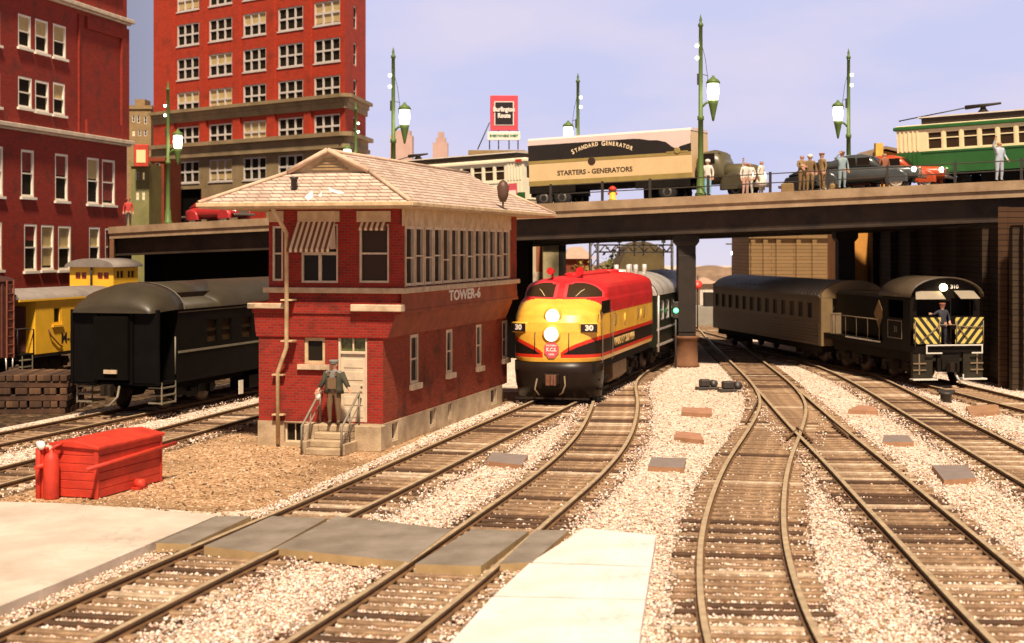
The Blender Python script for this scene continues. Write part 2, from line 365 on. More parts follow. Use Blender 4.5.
def W_(*pp): return [tuple(gp(x, y, .18))[:2] for x, y in pp]
A_ = W_((0,632),(160,561),(320,494),(454,435),(526,404)); s0 = .244
A_ = [(A_[0][0]-s0*10, A_[0][1]-10)]+A_+[(.47+s0*14, 66.2), (.47+s0*30, 82), (9.0, 98)]
track('A', 'straight track beside the brick tower, the red and yellow locomotive stands on it', A_)
B_ = W_((286,643),(362,594),(410,562),(482,511),(541,470),(578,434),(594,401))
B_ = [(-5.0,13.5)]+B_+[(3.3,60.6),(4.3,66.5),(5.6,72)]
track('B', 'curving track in front of the red and yellow locomotive, crossed by the middle planks', B_, dz=-.004, first=.3)
C_ = W_((707,643),(700,585),(700,540),(711,498),(727,461),(748,430),(761,404),(755,387),(741,371),(713,344),(692,322))
C_ = [(2.35,12)]+C_+[(13.2,125)]
track('C', 'curved branch of the switch that swings toward the bottom centre', C_, dz=-.008, first=.1)
D_ = W_((755,387),(767,400),(792,428),(830,467),(858,498),(895,537),(994,643))+[(6.1,12)]
rd = track('D', 'straight branch of the switch that runs to the bottom right', D_, dz=0.)
E_ = W_((864,388),(905,413),(948,438),(1024,483)); E_ = [(13.5,72),(13.6,66)]+E_+[(11.0,26),(10.6,14)]
track('E', 'right hand track passing in front of the striped switcher', E_, dz=-.004, first=.2)
F_ = [(9.6,106),(11.4,86),(14.1,70),(15.75,61)]+W_((967,395),(1024,410))+[(17.3,42)]
track('F', 'track on the far right under the striped switcher and the silver coach', F_, dz=0.)
G_ = [(-19.2,28),(-14.6,44.3),(-13.2,49.4),(-8.4,66.5),(-3.0,86)]
track('G', 'left track that carries the black passenger car', G_)
H_ = [(-15.2,25.5)]+[tuple(p) for p in W_((0,467),(44,456),(136,434),(261,402))]+[(-5.5,64),(-2.6,76)]
track('H', 'left track between the red hand car box and the black passenger car', H_, dz=-.004)
I_ = [(-26.5,42),(-21.1,62),(-15.5,82)]
track('I', 'far left track under the yellow caboose', I_, vis=(50, 72))
# guard rails beside the frog
gm = MB()
for pts in (((746,422),(758,401)),((833,424),(848,436))):
    a, b = [gp(x, y, .16) for x, y in pts]; gm.tube([a, b], .04, 6)
for pts in (((797,428),(812,440)),((796,431),(787,438))):
    a, b = [gp(x, y, .16) for x, y in pts]; gm.tube([a, b], .04, 6)
ox, oy = rd.location[:2]
gm.v = [(x-ox, y-oy, z) for x, y, z in gm.v]; gm.build('guard_rail', m_rail, rd)
# loose ballast stones
def stones(name, N, region, mats, smin, smax, zoff=0., reject=None, label=None):
    pts = []
    while len(pts) < N:
        x, y = region()
        if reject and reject(x, y): continue
        pts.append((x, y))
    P = np.array(pts); n = len(P)
    base = np.array([(1,0,0),(0,1,0),(-1,0,0),(0,-1,0),(0,0,1),(0,0,-1)], float)
    tri = np.array([(0,1,4),(1,2,4),(2,3,4),(3,0,4),(1,0,5),(2,1,5),(3,2,5),(0,3,5)])
    sz = rng.uniform(smin, smax, (n,1,1))*rng.uniform(.6,1.25,(n,1,3)); j = rng.normal(0,.18,(n,6,3))
    V = (base[None]+j)*sz; a = rng.uniform(0,2*pi,n); ca, sa = np.cos(a)[:,None], np.sin(a)[:,None]
    X = V[:,:,0]*ca-V[:,:,1]*sa; Y = V[:,:,0]*sa+V[:,:,1]*ca
    V[:,:,0] = X+P[:,0:1]; V[:,:,1] = Y+P[:,1:2]; V[:,:,2] = V[:,:,2]*.75+zoff+rng.uniform(0,.02,(n,1))
    T = (tri[None]+np.arange(n)[:,None,None]*6).reshape(-1,3)
    me = bpy.data.meshes.new(name); me.vertices.add(n*6); me.vertices.foreach_set('co', V.reshape(-1))
    me.loops.add(len(T)*3); me.loops.foreach_set('vertex_index', T.reshape(-1)); me.polygons.add(len(T))
    me.polygons.foreach_set('loop_start', np.arange(len(T))*3)
    for m in mats: me.materials.append(m)
    w = np.array([.27,.29,.13,.19,.12][:len(mats)]); w = w/w.sum()
    me.polygons.foreach_set('material_index', np.repeat(rng.choice(len(mats), n, p=w), 8)); me.update(calc_edges=True); me.validate()
    o = bpy.data.objects.new(name, me); COL.objects.link(o); return tag(o, label, kind='stuff')
tower_f = Fm(-3.48, 41.8, .2642)
def in_tower(x, y):
    dx, dy = x+3.48, y-41.8; lx = dx*tower_f.u[0]+dy*tower_f.u[1]; ly = dx*tower_f.v[0]+dy*tower_f.v[1]
    return -3.7 < lx < .05 and -.05 < ly < 12.4
def lineA(y): return .47+s0*(y-52.2)
def reg():
    Y = 1/random.uniform(1/72, 1/17.5); return (random.uniform(-.35,.35)*Y, Y)
shade_poly = [gp(*p, .007) for p in ((-400,470),(-60,447),(0,428),(97,409),(300,369),(300,300),(-400,300))]
def rej(x, y): return (x < -14.6+.277*(y-44.3)-1.0 and y > 40) or in_tower(x, y) or (x < lineA(y)-.9 and y > 30.5 and x > -8.5+.25*(y-52.9)+1.8)
stone_m = [paint('stone_cream', (.84,.68,.54), .9, .1, 6), paint('stone_pink', (.78,.53,.44), .9, .1, 6), paint('stone_white', (.92,.83,.73), .9, .08, 6), paint('stone_brown', (.38,.23,.13), .9, .15, 6), paint('stone_grey', (.45,.40,.35), .9, .1, 6)]
stones('ballast', 95000, reg, stone_m, .018, .042, .012, rej, 'loose pink and cream ballast stones between the tracks')
def regE():      # stones thrown over the ends of the ties
    while True:
        C = TR[random.choice('AABBCDEEGH')]; i = random.randrange(1, len(C)-1)
        if 16 < C[i][1] < 62 and random.random() < 20/C[i][1]: break
    t = C[i+1]-C[i-1]; t = t/np.linalg.norm(t); o = random.choice((-1, 1))*min(1.45, .9+abs(random.gauss(.32,.16))); k = random.uniform(-.3,.3)
    return (C[i][0]+t[1]*o+t[0]*k, C[i][1]-t[0]*o+t[1]*k)
stones('ballast', 15000, regE, stone_m, .018, .042, .085, in_tower, 'ballast stones lying over the ends of the ties')
def reg2():
    Y = 1/random.uniform(1/56, 1/30); return (random.uniform(-.34,.02)*Y, Y)
def rej2(x, y): return in_tower(x, y) or not rej(x, y) or x < -14.6+.277*(y-44.3)-1.0
dm = [paint('clod_tan', (.55,.38,.22), .9), paint('clod_brown', (.34,.20,.10), .9), paint('clod_pale', (.70,.55,.39), .9), paint('clod_dark', (.10,.055,.03), .9)]
stones('rubble', 2600, reg2, dm, .015, .045, .0, rej2, 'brown rubble scattered on the dirt around the tower')
g = MB(); g.quad(*[tuple(p) for p in shade_poly]); tag(g.build('yard_shade_sheet', gravel('shade_gravel', [(0,(.03,.018,.01)),(.2,(.07,.042,.024)),(.5,(.11,.065,.035)),(.85,(.18,.11,.06)),(.96,(.30,.20,.12))], 6., .6, (.05,.03,.015), .6)), kind='structure')  # dark ground sheet that paints the shade over the left yard
# planks of the crossing, pavements
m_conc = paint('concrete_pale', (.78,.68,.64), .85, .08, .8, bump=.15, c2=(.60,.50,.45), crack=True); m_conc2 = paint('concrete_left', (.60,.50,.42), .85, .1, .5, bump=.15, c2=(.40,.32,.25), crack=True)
m_plank = paint('grey_rubber', (.27,.225,.185), .6, .1, 1.2, bump=.1, c2=(.15,.12,.09)); m_plank_e = paint('plank_edge', (.42,.28,.13), .8, .15, 2)
def slab(name, px, z1, z0, mt, me_, label=None, cat=None, kind=None, group=None, bev=.02):
    P = [gp(x, y, z1) for x, y in px]; c = sum(P, Vector())/len(P)
    mb = MB().prism([(p.x-c.x, p.y-c.y) for p in P], z0, z1)
    for i in range(len(mb.m)): mb.m[i] = 0 if i == 1 else 1
    o = mb.build(name, [mt, me_], None, (c.x, c.y, 0)); return tag(o, label, cat, group, kind)
slab('pavement', ((-60,500),(60,503),(180,512),(218,515),(156,541),(60,582),(0,606),(-60,632)), .19, -.05, m_conc2, m_conc2, 'grey concrete pavement on the left', kind='structure')
for q in (((585,528),(656,535),(651,566),(531,562)), ((529.5,563.2),(650.5,567.2),(645.5,599),(494,595.5)), ((492,597),(645.2,600.2),(638,650),(440,654))): slab('pavement', q, .19, -.05, m_conc, m_conc, 'bright concrete pavement at the bottom', kind='structure')
gg = 'grey crossing panels between the rails'
for px, lb in ((((156,543),(218,516),(251,516),(191,544)), 'small grey crossing panel beside the left pavement'),
               (((204,546),(272,516),(327,518),(264,553)), 'grey crossing panel between the rails of the tower track'),
               (((275,548),(337,516),(452,529),(409,562)), 'widest grey crossing panel, lying between the two tracks'),
               (((415,564),(472,529),(529,531),(481,566)), 'grey crossing panel between the rails of the curving track'),
               (((499,564),(536,530),(569,530),(532,562)), 'narrow grey crossing panel touching the bright pavement')):
    slab('crossing_panel', px, .20, .04, m_plank, m_plank_e, lb, 'crossing panel', group=gg)
# small covers in the ballast
m_cov = paint('cover_grey', (.24,.19,.17), .6, .1, 4); m_cove = paint('cover_edge', (.36,.19,.10), .8, .15, 4)
m_covp = paint('cover_pink', (.40,.20,.12), .8, .15, 4)
for px, lb, mt in ((((492,452),(528,455),(522,465),(486,461)), 'grey cable cover right of the tower track', m_cov),
               (((652,457),(686,458),(684,468),(648,466)), 'grey cable cover right of the curving track', m_cov),
               (((676,431),(700,433),(704,440),(674,437)), 'brown cable cover below the two switch machines, the nearer one', m_covp),
               (((682,407),(712,408),(712,414),(682,412)), 'brown cable cover left of the switch machines, farther one', m_covp),
               (((858,405),(874,406),(878,411),(848,410)), 'brown cable cover left of the right hand track', m_covp),
               (((884,435),(908,435),(914,442),(882,442)), 'grey cable cover between switch and right hand track, middle one', m_cov),
               (((932,465),(966,465),(976,478),(944,480)), 'big framed grey cable cover at the right', m_cov),
               (((966,406),(998,404),(1000,411),(970,414)), 'tan cable cover in front of the switcher', m_cove)):
    slab('cable_cover', px, .13, 0, mt, m_cove, lb, 'cable cover', group='cable covers in the ballast')
m_dk = paint('dark_iron', (.045,.035,.028), .5, .2, 5, spec=.5)
for (px, py), lb, s_ in (((707,390),'small black switch machine left of the switch, left one',1.),((731,392),'small black switch machine nearest the switch',1.15)):
    p = gp(px, py); t = thing('switch_machine', lb, 'switch machine', (p.x, p.y, 0), .2, 'switch machines by the turnout')
    MB().box(-.42*s_,.42*s_,-.2,.2,.0,.12).build('base', m_dk, t, bevel=.02); MB().box(-.3*s_,.1,-.15,.15,.12,.42).build('motor', m_dk, t, bevel=.05)
    MB().lathe([(0,-.12),(.14,-.12),(.14,.12),(0,.12)], (.26,0,.25), 12, 'y').build('drum', m_dk, t)
    MB().tube([(.3,0,.1),(1.7,-.2,.08)], .03, 6).build('rod', m_rail, t)
p = gp(946,403); t = thing('buffer_post', 'small dark iron post standing in the ballast before the switcher', 'iron post', (p.x,p.y,0))
MB().lathe([(0,0),(.2,0),(.2,.3),(.26,.32),(.26,.38),(0,.38)], n=12).build('drum', m_dk, t); MB().box(-.3,.3,-.1,.1,.38,.46).build('cap', m_dk, t)
# ---------------------------------------------------------------- the signal tower
m_br = brick('tower_brick', (.33,.018,.011),(.22,.012,.008),(.20,.05,.03), .20,.075, stain_amt=.75)
m_brR = brick('tower_brick_weathered', (.33,.045,.017),(.24,.030,.013),(.16,.05,.025), .20,.075, stain_amt=.8)
m_board = paint('tower_board', (.31,.065,.024), .75, .15, 1.6, c2=(.17,.035,.014))
m_fnd = paint('foundation_stone', (.50,.38,.24), .9, .2, 1.2, bump=.4, c2=(.24,.16,.09))
m_trim = paint('stone_trim', (.60,.46,.31), .8, .15, 3, bump=.2, c2=(.36,.25,.15))
m_cream = paint('cream_trim', (.62,.46,.27), .6, .15, 3, c2=(.38,.25,.12)); m_creamw = paint('cream_sash', (.66,.52,.36), .55, .12, 3)
m_gl = glassm('dark_glass', (.016,.011,.007)); m_gl2 = glassm('brown_glass', (.04,.022,.011), .3)
m_inside = paint('interior', (.25,.16,.07), .9)
m_sh = brick('shingles', (.60,.46,.37),(.44,.32,.25),(.16,.10,.07), .34,.10, (.22,.14,.10), .6, .014, .9, 1.0, .6)
T = tower_f
t = thing('signal_tower', 'two storey red brick signal tower with shingled hip roof between the tracks', 'signal tower', T.loc(), T.rz)
XL, XR, YB = -3.62, 0., 12.2
UL, UR = -3.32, .54
zf, zs0, zs1 = T.lz(424,0,0), T.lz(338,0,0), T.lz(314,0,0)      # foundation top, skirt bottom/top
zsill = T.lz(288,.54,0); zw = 6.55
# foundation with basement openings
mb = MB(); fx0, fx1, = T.lx(284), T.lx(313); fz = zf-.02
side_f = [(T.ly(a), T.ly(b), .14, zf-.05) for a, b in ((391,397),(429,435),(447,451),(490,496))]
holewall(mb, (0,0,0),(1,0,0),(0,-1,0), XL-.03, XR+.03, 0, zf, [(fx0,fx1,.12,zf-.03)], .25)
holewall(mb, (XR+.03,0,0),(0,1,0),(1,0,0), 0, YB, 0, zf, side_f, .2)
mb.quad((XL-.03,0,0),(XL-.03,YB,0),(XL-.03,YB,zf),(XL-.03,0,zf)); mb.quad((XL-.03,0,zf),(XR+.03,0,zf),(XR+.03,YB,zf),(XL-.03,YB,zf)); mb.quad((XL,YB,0),(XR,YB,0),(XR,YB,zf),(XL,YB,zf))
mb.build('foundation', m_fnd, t)
window(t,(0,0,0),(1,0,0),(0,-1,0),fx0,fx1,.12,zf-.03,m_creamw,m_gl,3,1,.04,.15,name='basement_window')
for h in side_f: window(t,(XR+.03,0,0),(0,1,0),(1,0,0),*h,m_creamw,m_gl,1,1,.05,.1,name='basement_window')
# lower storey
wx0, wx1 = T.lx(304), T.lx(325); wz0, wz1 = T.lz(364,wx0,0), T.lz(338,wx0,0)
dx0, dx1 = T.lx(338), T.lx(367); dz1 = T.lz(337,dx0,0); dsill = zf+.02
sw = []
for a, b, y0, y1 in ((410,418,388,333),(446,452,377,330),(476,481,370,325),(502,507,362,321)):
    ya, yb = T.ly(a), T.ly(b); sw.append((ya, yb, T.lz(y0,0,ya)+.1, T.lz(y1,0,ya)))
mb = MB(); holewall(mb,(0,0,0),(1,0,0),(0,-1,0),XL,XR,zf,zs0,[(wx0,wx1,wz0,zs0-.02),(dx0,dx1,dsill,zs0-.02)],.2)
mb.quad((XL,0,zf),(XL,YB,zf),(XL,YB,zs0),(XL,0,zs0)); mb.quad((XL,YB,zf),(XR,YB,zf),(XR,YB,zs0),(XL,YB,zs0)); mb.build('lower_wall', m_br, t)
mb = MB(); holewall(mb,(XR,0,0),(0,1,0),(1,0,0),0,YB,zf,zs0,[(a,b,c,min(d,zs0-.05)) for a,b,c,d in sw],.12); mb.build('side_wall', m_brR, t)
window(t,(0,0,0),(1,0,0),(0,-1,0),wx0,wx1,wz0,zs0-.02,m_cream,m_gl,1,1,.09,.08,sill=(m_trim,.14,.1,.16))
for a,b,c,d in sw: window(t,(XR,0,0),(0,1,0),(1,0,0),a,b,c,min(d,zs0-.05),m_creamw,m_gl,1,2,.09,.02,sill=(m_trim,.16,.12,.1))
# door with transom
mb = MB(); P=(0,0,0);U=(1,0,0);N=(0,-1,0)
zt = dz1-.42
mb.obox(P,U,N,dx0,dx0+.06,-.12,-.02,dsill,zs0-.02); mb.obox(P,U,N,dx1-.06,dx1,-.12,-.02,dsill,zs0-.02); mb.obox(P,U,N,dx0+.06,dx1-.06,-.12,-.02,zt-.04,zt+.03)
mb.obox(P,U,N,dx0+.06,dx1-.06,-.15,-.08,dsill,zt-.04); mb.obox(P,U,N,(dx0+dx1)/2-.02,(dx0+dx1)/2+.02,-.12,-.05,zt+.03,zs0-.02)
nd = 5; hh = (zt-.1-dsill-.1)/nd
for k in range(nd):
    z = dsill+.12+k*hh
    mb.obox(P,U,N,dx0+.14,dx1-.14,-.08,-.065,z,z+hh-.1)
d_ = mb.build('door', m_creamw, t, bevel=.008)
MB().quad((dx0+.03,.14,zt),(dx1-.03,.14,zt),(dx1-.03,.14,zs0-.02),(dx0+.03,.14,zs0-.02)).build('transom', paint('transom_glass',(.16,.17,.05),.3,.5,9,c2=(.02,.02,.01)), d_)
MB().lathe([(0,0),(.035,.0),(.035,.05),(0,.05)], (dx1-.18,.06,dsill+.95), 8,'y').build('handle', m_dk, d_)
# corbelled skirt between storeys
o1 = .14
mb = MB()
ring = lambda x0,x1,y0,y1,z: [(x0,y0,z),(x1,y0,z),(x1,y1,z),(x0,y1,z)]
secs = [ring(XL,XR,0,YB,zs0-.02), ring(XL-.05,XR+.14,-.05,YB+.02,zs0), ring(XL-.07,XR+.20,-.06,YB+.02,zs0+.12), ring(XL-.10,XR+.36,-.09,YB+.05,zs1-.12), ring(XL-.10,XR+.38,-.09,YB+.05,zs1-.02), ring(XL-o1,UR+.03,-o1,YB+.1,zs1), ring(XL-o1,UR+.03,-o1,YB+.1,zs1+.08), ring(XL-o1,UR,-o1,YB+.1,zs1+.1), ring(XL-o1,UR,-o1,YB+.1,zs1+.3)]
mb.loft(secs, 0, False, False); 
for i,f in enumerate(mb.f):
    if i % 4 == 1: mb.m[i] = 1
mb.build('skirt', [m_br, m_board], t)
# stone caps of the skirt
zc = zs1+.12
mb = MB(); cx = T.lx(285,-.2); mb.box(XL-.24,cx,-.26,.1,zc,zc+.15); mb.box(XL-.24,XL+.02,-.26,YB,zc-.002,zc+.148)
cx0 = T.lx(351,-.2); mb.box(cx0,UR+.06,-.28,.1,zc-.05,zc+.14)
mb.build('cap_stone', m_trim, t, bevel=.02)
# upper storey front
f0, f1 = zsill, zw
up = [(T.lx(301),T.lx(338),T.lz(283,-1.5,0),T.lz(224,-1.5,0)), (T.lx(359),T.lx(389),T.lz(283,0,0),T.lz(224,0,0)), (T.lx(272),T.lx(283),T.lz(281,-3,0),T.lz(226,-3,0))]
mb = MB(); holewall(mb,(0,0,0),(1,0,0),(0,-1,0),UL,UR-.16,zs1+.25,f1,up,.14)
holewall(mb,(UL,0,0),(0,1,0),(-1,0,0),0,YB,zs1+.25,f1,[(1,2.4,zsill+.1,f1-.5),(4,5.4,zsill+.1,f1-.5)],.12)
mb.quad((UL,YB,zs1),(UR,YB,zs1),(UR,YB,f1),(UL,YB,f1)); mb.quad((UR-.16,0,zs1+.25),(UR,.16,zs1+.25),(UR,.16,f1),(UR-.16,0,f1)); mb.build('upper_wall', m_br, t)
for h,nx in ((up[0],2),(up[1],1),(up[2],1)):
    w_ = window(t,(0,0,0),(1,0,0),(0,-1,0),*h,m_creamw,(m_gl2 if nx==1 else m_gl),nx,2,.06,.06,sill=None,mw=.09 if nx==2 else .05)
for a in ((1,2.4),(4,5.4)): window(t,(UL,0,0),(0,1,0),(-1,0,0),*a,zsill+.1,f1-.5,m_creamw,m_gl,2,2,.06,.06)
# lintels above front windows, projecting 2 cm
mb = MB()
for a,b in ((298,340),(357,391),(269,284)): x0,x1 = T.lx(a),T.lx(b); mb.box(x0,x1,-.05,.05,T.lz(222,x0,0),T.lz(211,x0,0))
mb.build('lintel', m_cream, t, bevel=.01)
# side storey: long band of sashes
ya, yb = T.ly(405,UR), T.ly(509,UR); z0_, z1_ = zsill+.02, T.lz(226,UR,ya)
mb = MB(); holewall(mb,(UR,0,0),(0,1,0),(1,0,0),.16,YB,zs1+.25,f1,[(ya,yb,z0_,z1_)],.1)
for i in range(len(mb.f)): mb.m[i] = 0
mb.build('upper_side_wall', [m_brR], t)
nW = 13; wd = (yb-ya)/nW
for k in range(nW):
    a = ya+k*wd; sh_ = MATS['interior'] if random.random() < .35 else None
    window(t,(UR,0,0),(0,1,0),(1,0,0),a+.04,a+wd-.04,z0_+.02,z1_,m_creamw,m_gl2 if k%3 else m_gl,1,2,.075,.05,proud=.03,bars=[random.choice((.5,.5,.47,.42))])
mb = MB()
for k in range(nW+1): a = ya+k*wd; mb.box(UR-.1,UR+.03,a-.04,a+.04,z0_,z1_)
mb.build('mullion', m_cream, t)
MB().box(UR-.02,UR+.04,ya-.2,yb+.15,z1_,f1).build('head_board', m_cream, t)
MB().box(UR-.02,UR+.012,.0,YB,zs1+.02,zsill-.15).build('sign_board', m_board, t)
mb = MB(); so_ = .13
mb.box(UL-so_,UR+so_,-so_,-.001,zsill-.15,zsill); mb.box(UR+.001,UR+so_,-.001,YB,zsill-.15,zsill); mb.box(UL-so_,UL-.001,-.001,YB,zsill-.15,zsill)
mb.build('sill_course', m_trim, t, bevel=.015)
ym = (T.ly(447,UR)+T.ly(481,UR))/2; wl = T.ly(481,UR)-T.ly(447,UR)
text('lettering','TOWER-6',.42,paint('white_letter',(.75,.68,.58),.5,.05),t,Mx((UR+.02,ym,T.lz(294.5,UR,ym)),90,90),wl/2.0,.008,off=.012)
# awnings: striped
m_str = None
def stripes(name, c1, c2, fr, axis=0, rough=.8):
    m, n, l, b = _new(name); tc = n.new('ShaderNodeTexCoord'); sp = n.new('ShaderNodeSeparateXYZ'); l.new(tc.outputs['Object'], sp.inputs[0])
    mu = n.new('ShaderNodeMath'); mu.operation='MULTIPLY'; mu.inputs[1].default_value = fr; l.new(sp.outputs[axis], mu.inputs[0])
    fr_ = n.new('ShaderNodeMath'); fr_.operation='FRACT'; l.new(mu.outputs[0], fr_.inputs[0])
    gt = n.new('ShaderNodeMath'); gt.operation='GREATER_THAN'; gt.inputs[1].default_value=.5; l.new(fr_.outputs[0], gt.inputs[0])
    mx = n.new('ShaderNodeMixRGB'); mx.inputs['Color1'].default_value=(*c1,1); mx.inputs['Color2'].default_value=(*c2,1); l.new(gt.outputs[0], mx.inputs['Fac'])
    l.new(mx.outputs[0], b.inputs['Base Color']); b.inputs['Roughness'].default_value = rough; return m
m_awn = stripes('awning_stripe', (.70,.55,.36), (.16,.055,.02), 6.5)
ax0, ax1 = T.lx(296), T.lx(337); za, zb = T.lz(221,-1.5,0), T.lz(249,-1.5,-.5)
mb = MB(); mb.add([(ax0+.05,-.03,za),(ax1-.05,-.03,za),(ax1+.02,-.62,zb),(ax0-.02,-.62,zb),(ax1+.02,-.62,zb-.09),(ax0-.02,-.62,zb-.09),(ax0+.02,-.03,zb),(ax1-.02,-.03,zb)],[(0,1,2,3),(3,2,4,5),(0,3,6),(1,7,2)])
aw = mb.build('awning', m_awn, t); sd = aw.modifiers.new('s','SOLIDIFY'); sd.thickness = .02
ax0, ax1 = T.lx(360), T.lx(388); za, zb = T.lz(222,0,0), T.lz(228,0,0)
mb = MB(); mb.add([(ax0,-.04,za),(ax1,-.04,za),(ax1,-.2,zb),(ax0,-.2,zb),(ax1,-.2,zb-.07),(ax0,-.2,zb-.07)],[(0,1,2,3),(3,2,4,5)])
aw = mb.build('awning', m_awn, t); sd = aw.modifiers.new('s','SOLIDIFY'); sd.thickness = .02
# roof
ex0, ex1, ey0, ey1, ez = -4.65, 1.33, -1.6, 14.6, 6.50
cxr = (ex0+ex1)/2; hw = (ex1-ex0)/2; slope = .49; et = .13
gy0, gy1 = .30, 13.4; rz0 = ez+et; rise = hw*slope; zr = rz0+rise
gb = (gy0-ey0)*slope*.95; gw = hw-gb/slope
mb = MB()
c = [(ex0,ey0,rz0),(ex1,ey0,rz0),(ex1,ey1,rz0),(ex0,ey1,rz0)]
g0l,g0r = (cxr-gw,gy0,rz0+gb),(cxr+gw,gy0,rz0+gb); g1l,g1r=(cxr-gw,gy1,rz0+gb),(cxr+gw,gy1,rz0+gb)
r0,r1 = (cxr,gy0-.12,zr),(cxr,gy1+.3,zr)
mb.add(c+[g0l,g0r,g1l,g1r,r0,r1],[(0,1,5,4),(2,3,6,7),(1,2,7,9,8,5),(3,0,4,8,9,6)])
ro = mb.build('roof', m_sh, t)
MB().quad((cxr-gw,gy0+.03,rz0+gb),(cxr+gw,gy0+.03,rz0+gb),(cxr,gy0+.03,zr-.02)).build('gable', m_cream, ro)
MB().quad((cxr-gw,gy1-.03,rz0+gb),(cxr+gw,gy1-.03,rz0+gb),(cxr,gy1-.03,zr-.02)).build('gable', m_cream, ro)
mb = MB()
for k in range(6):
    z = rz0+gb+.07+k*.085; w = (zr-.1-z)/slope*.62
    if w > .1: mb.box(cxr-w,cxr+w,gy0-.02,gy0+.028,z,z+.05)
mb.build('louvre', paint('louvre_tan',(.34,.22,.10),.8), ro)
# verge boards, hips, ridge
mb = MB()
for sx in (-1,1):
    mb.tube([(cxr+sx*gw,gy0-.1,rz0+gb+.03),(cxr,gy0-.14,zr+.03)], .075, 4); mb.tube([(cxr+sx*gw*1.0,gy0-.04,rz0+gb+.02),(cxr+sx*hw,ey0,rz0+.03)], .06, 6)
    mb.tube([(cxr+sx*gw,gy1+.05,rz0+gb+.02),(cxr+sx*hw,ey1,rz0+.03)], .06, 6)
mb.tube([(cxr,gy0-.1,zr+.02),(cxr,gy1+.3,zr+.02)], .06, 6)
mb.build('hip_cap', paint('hip_tan',(.60,.42,.29),.85,.15,3), ro)
# fascia and soffit
mb = MB(); mb.box(ex0,ex1,ey0,ey1,ez,ez+.03); mb.box(ex0,ex1,ey0,ey0+.06,ez+.031,rz0-.002); mb.box(ex1-.06,ex1,ey0+.061,ey1,ez+.031,rz0-.002); mb.box(ex0,ex0+.06,ey0+.061,ey1,ez+.031,rz0-.002)
mb.box(ex0+.002,ex1,ey1-.06,ey1-.002,ez+.031,rz0-.002)
mb.build('eaves', m_cream, t)
# gutter
mb = MB(); mb.box(ex0-.05,ex1+.05,ey0-.07,ey0-.004,rz0-.09,rz0+.02); mb.box(ex1+.004,ex1+.07,ey0-.07,ey1,rz0-.09,rz0+.015); mb.build('gutter', m_cream, t, bevel=.015)
# downspout
mb = MB(); xa = T.lx(274,-1.4); xb = T.lx(288,-.25); xd = T.lx(277,-.2)
z1 = T.lz(233,xb,-.3); z2 = T.lz(347,xb,-.3); z3 = T.lz(372,xd,-.2)
mb.tube([(xa,-1.5,6.5),(xb,-.35,z1),(xb,-.35,z2),(xd,-.14,z3),(xd,-.14,.1)], .06, 8)
dsp = mb.build('downspout', m_cream, t)
mb = MB()
for z, x, y in ((T.lz(300,xb,-.3),xb,-.35),(T.lz(341,xb,-.3),xb,-.35),(T.lz(375,xd,-.2),xd,-.14),(T.lz(415,xd,-.2),xd,-.14)): mb.box(x-.17,x+.17,y-.03,y+.3,z-.02,z+.02)
mb.build('bracket', m_cream, dsp)
# roof vent pipe and paint scrapes
xv = T.lx(292,-.9); yv=-.75; zv = rz0+(yv-ey0)*slope
MB().lathe([(.0,0),(.09,0),(.09,.3),(.12,.31),(.12,.36),(0,.36)], (xv,yv,zv-.05), 10).build('vent_pipe', m_dk, t)
mb = MB()
def rp(px, py):      # a point on the front roof slope
    y = -.8
    for _ in range(8):
        x = T.lx(px, y); z = T.lz(py, x, y); y = ey0+(z-rz0)/slope if z > rz0 else y
        y = max(ey0+.05, min(gy0-.05, y))
    return x, y, rz0+(y-ey0)*slope*.95+.012
for pl in (((305,197),(312,190),(313,197),(308,201)),((328,187),(336,190),(345,193),(340,194),(330,191)),((318,196),(322,191),(321,197))):
    mb.quad(*[rp(*p) for p in pl])
mb.build('bird_dropping', paint('dropping_white',(.85,.8,.7),.8,.05), ro)
# lantern on the far eave
ly_ = T.ly(503, ex1-.1); zb_ = rz0
mb = MB(); mb.tube([(ex1-.1,ly_,zb_-.05),(ex1-.1,ly_,zb_+.3)], .03, 6); mb.lathe([(0,.3),(.1,.32),(.17,.5),(.2,.8),(.12,.95),(.05,1.0),(0,1.02)], (ex1-.1,ly_,zb_-.05), 10)
tag(mb.build('lantern', paint('lantern_bronze',(.10,.05,.03),.5), t), 'dark bronze lantern on the far eave')
# steps and hand rails
mb = MB(); sx0, sx1 = T.lx(318,-.6), T.lx(352,-.6); ns = 4
for k in range(ns): mb.box(sx0,sx1,-1.5+k*.3,-.04,.0+k*zf/ns+.001*k,(k+1)*zf/ns)
mb.box(sx0-.42,sx0-.002,-.62,-.04,0,zf); mb.box(sx1+.002,T.lx(385,-.4)-.1,-.45,-.04,0,zf-.02)
mb.box(sx0-.1,sx0-.003,-1.4,-.622,0,.35); mb.box(sx1+.003,sx1+.1,-1.4,-.452,0,.3)
mb.build('steps', m_fnd, t, bevel=.02)
m_hr = paint('rail_grey',(.22,.18,.13),.5)
for x in (sx0-.1, sx1+.05):
    mb = MB(); mb.tube([(x,-1.5,0),(x,-1.5,.75),(x,-.2,1.55),(x,-.05,1.55)], .032, 6); mb.tube([(x,-.2,zf-.1),(x,-.2,1.55)], .03, 6); mb.tube([(x,-.9,.3),(x,-.9,1.1)], .022, 6); mb.tube([(x,-1.45,.45),(x,-.25,1.2)], .02, 6)
    mb.build('handrail', m_hr, t)
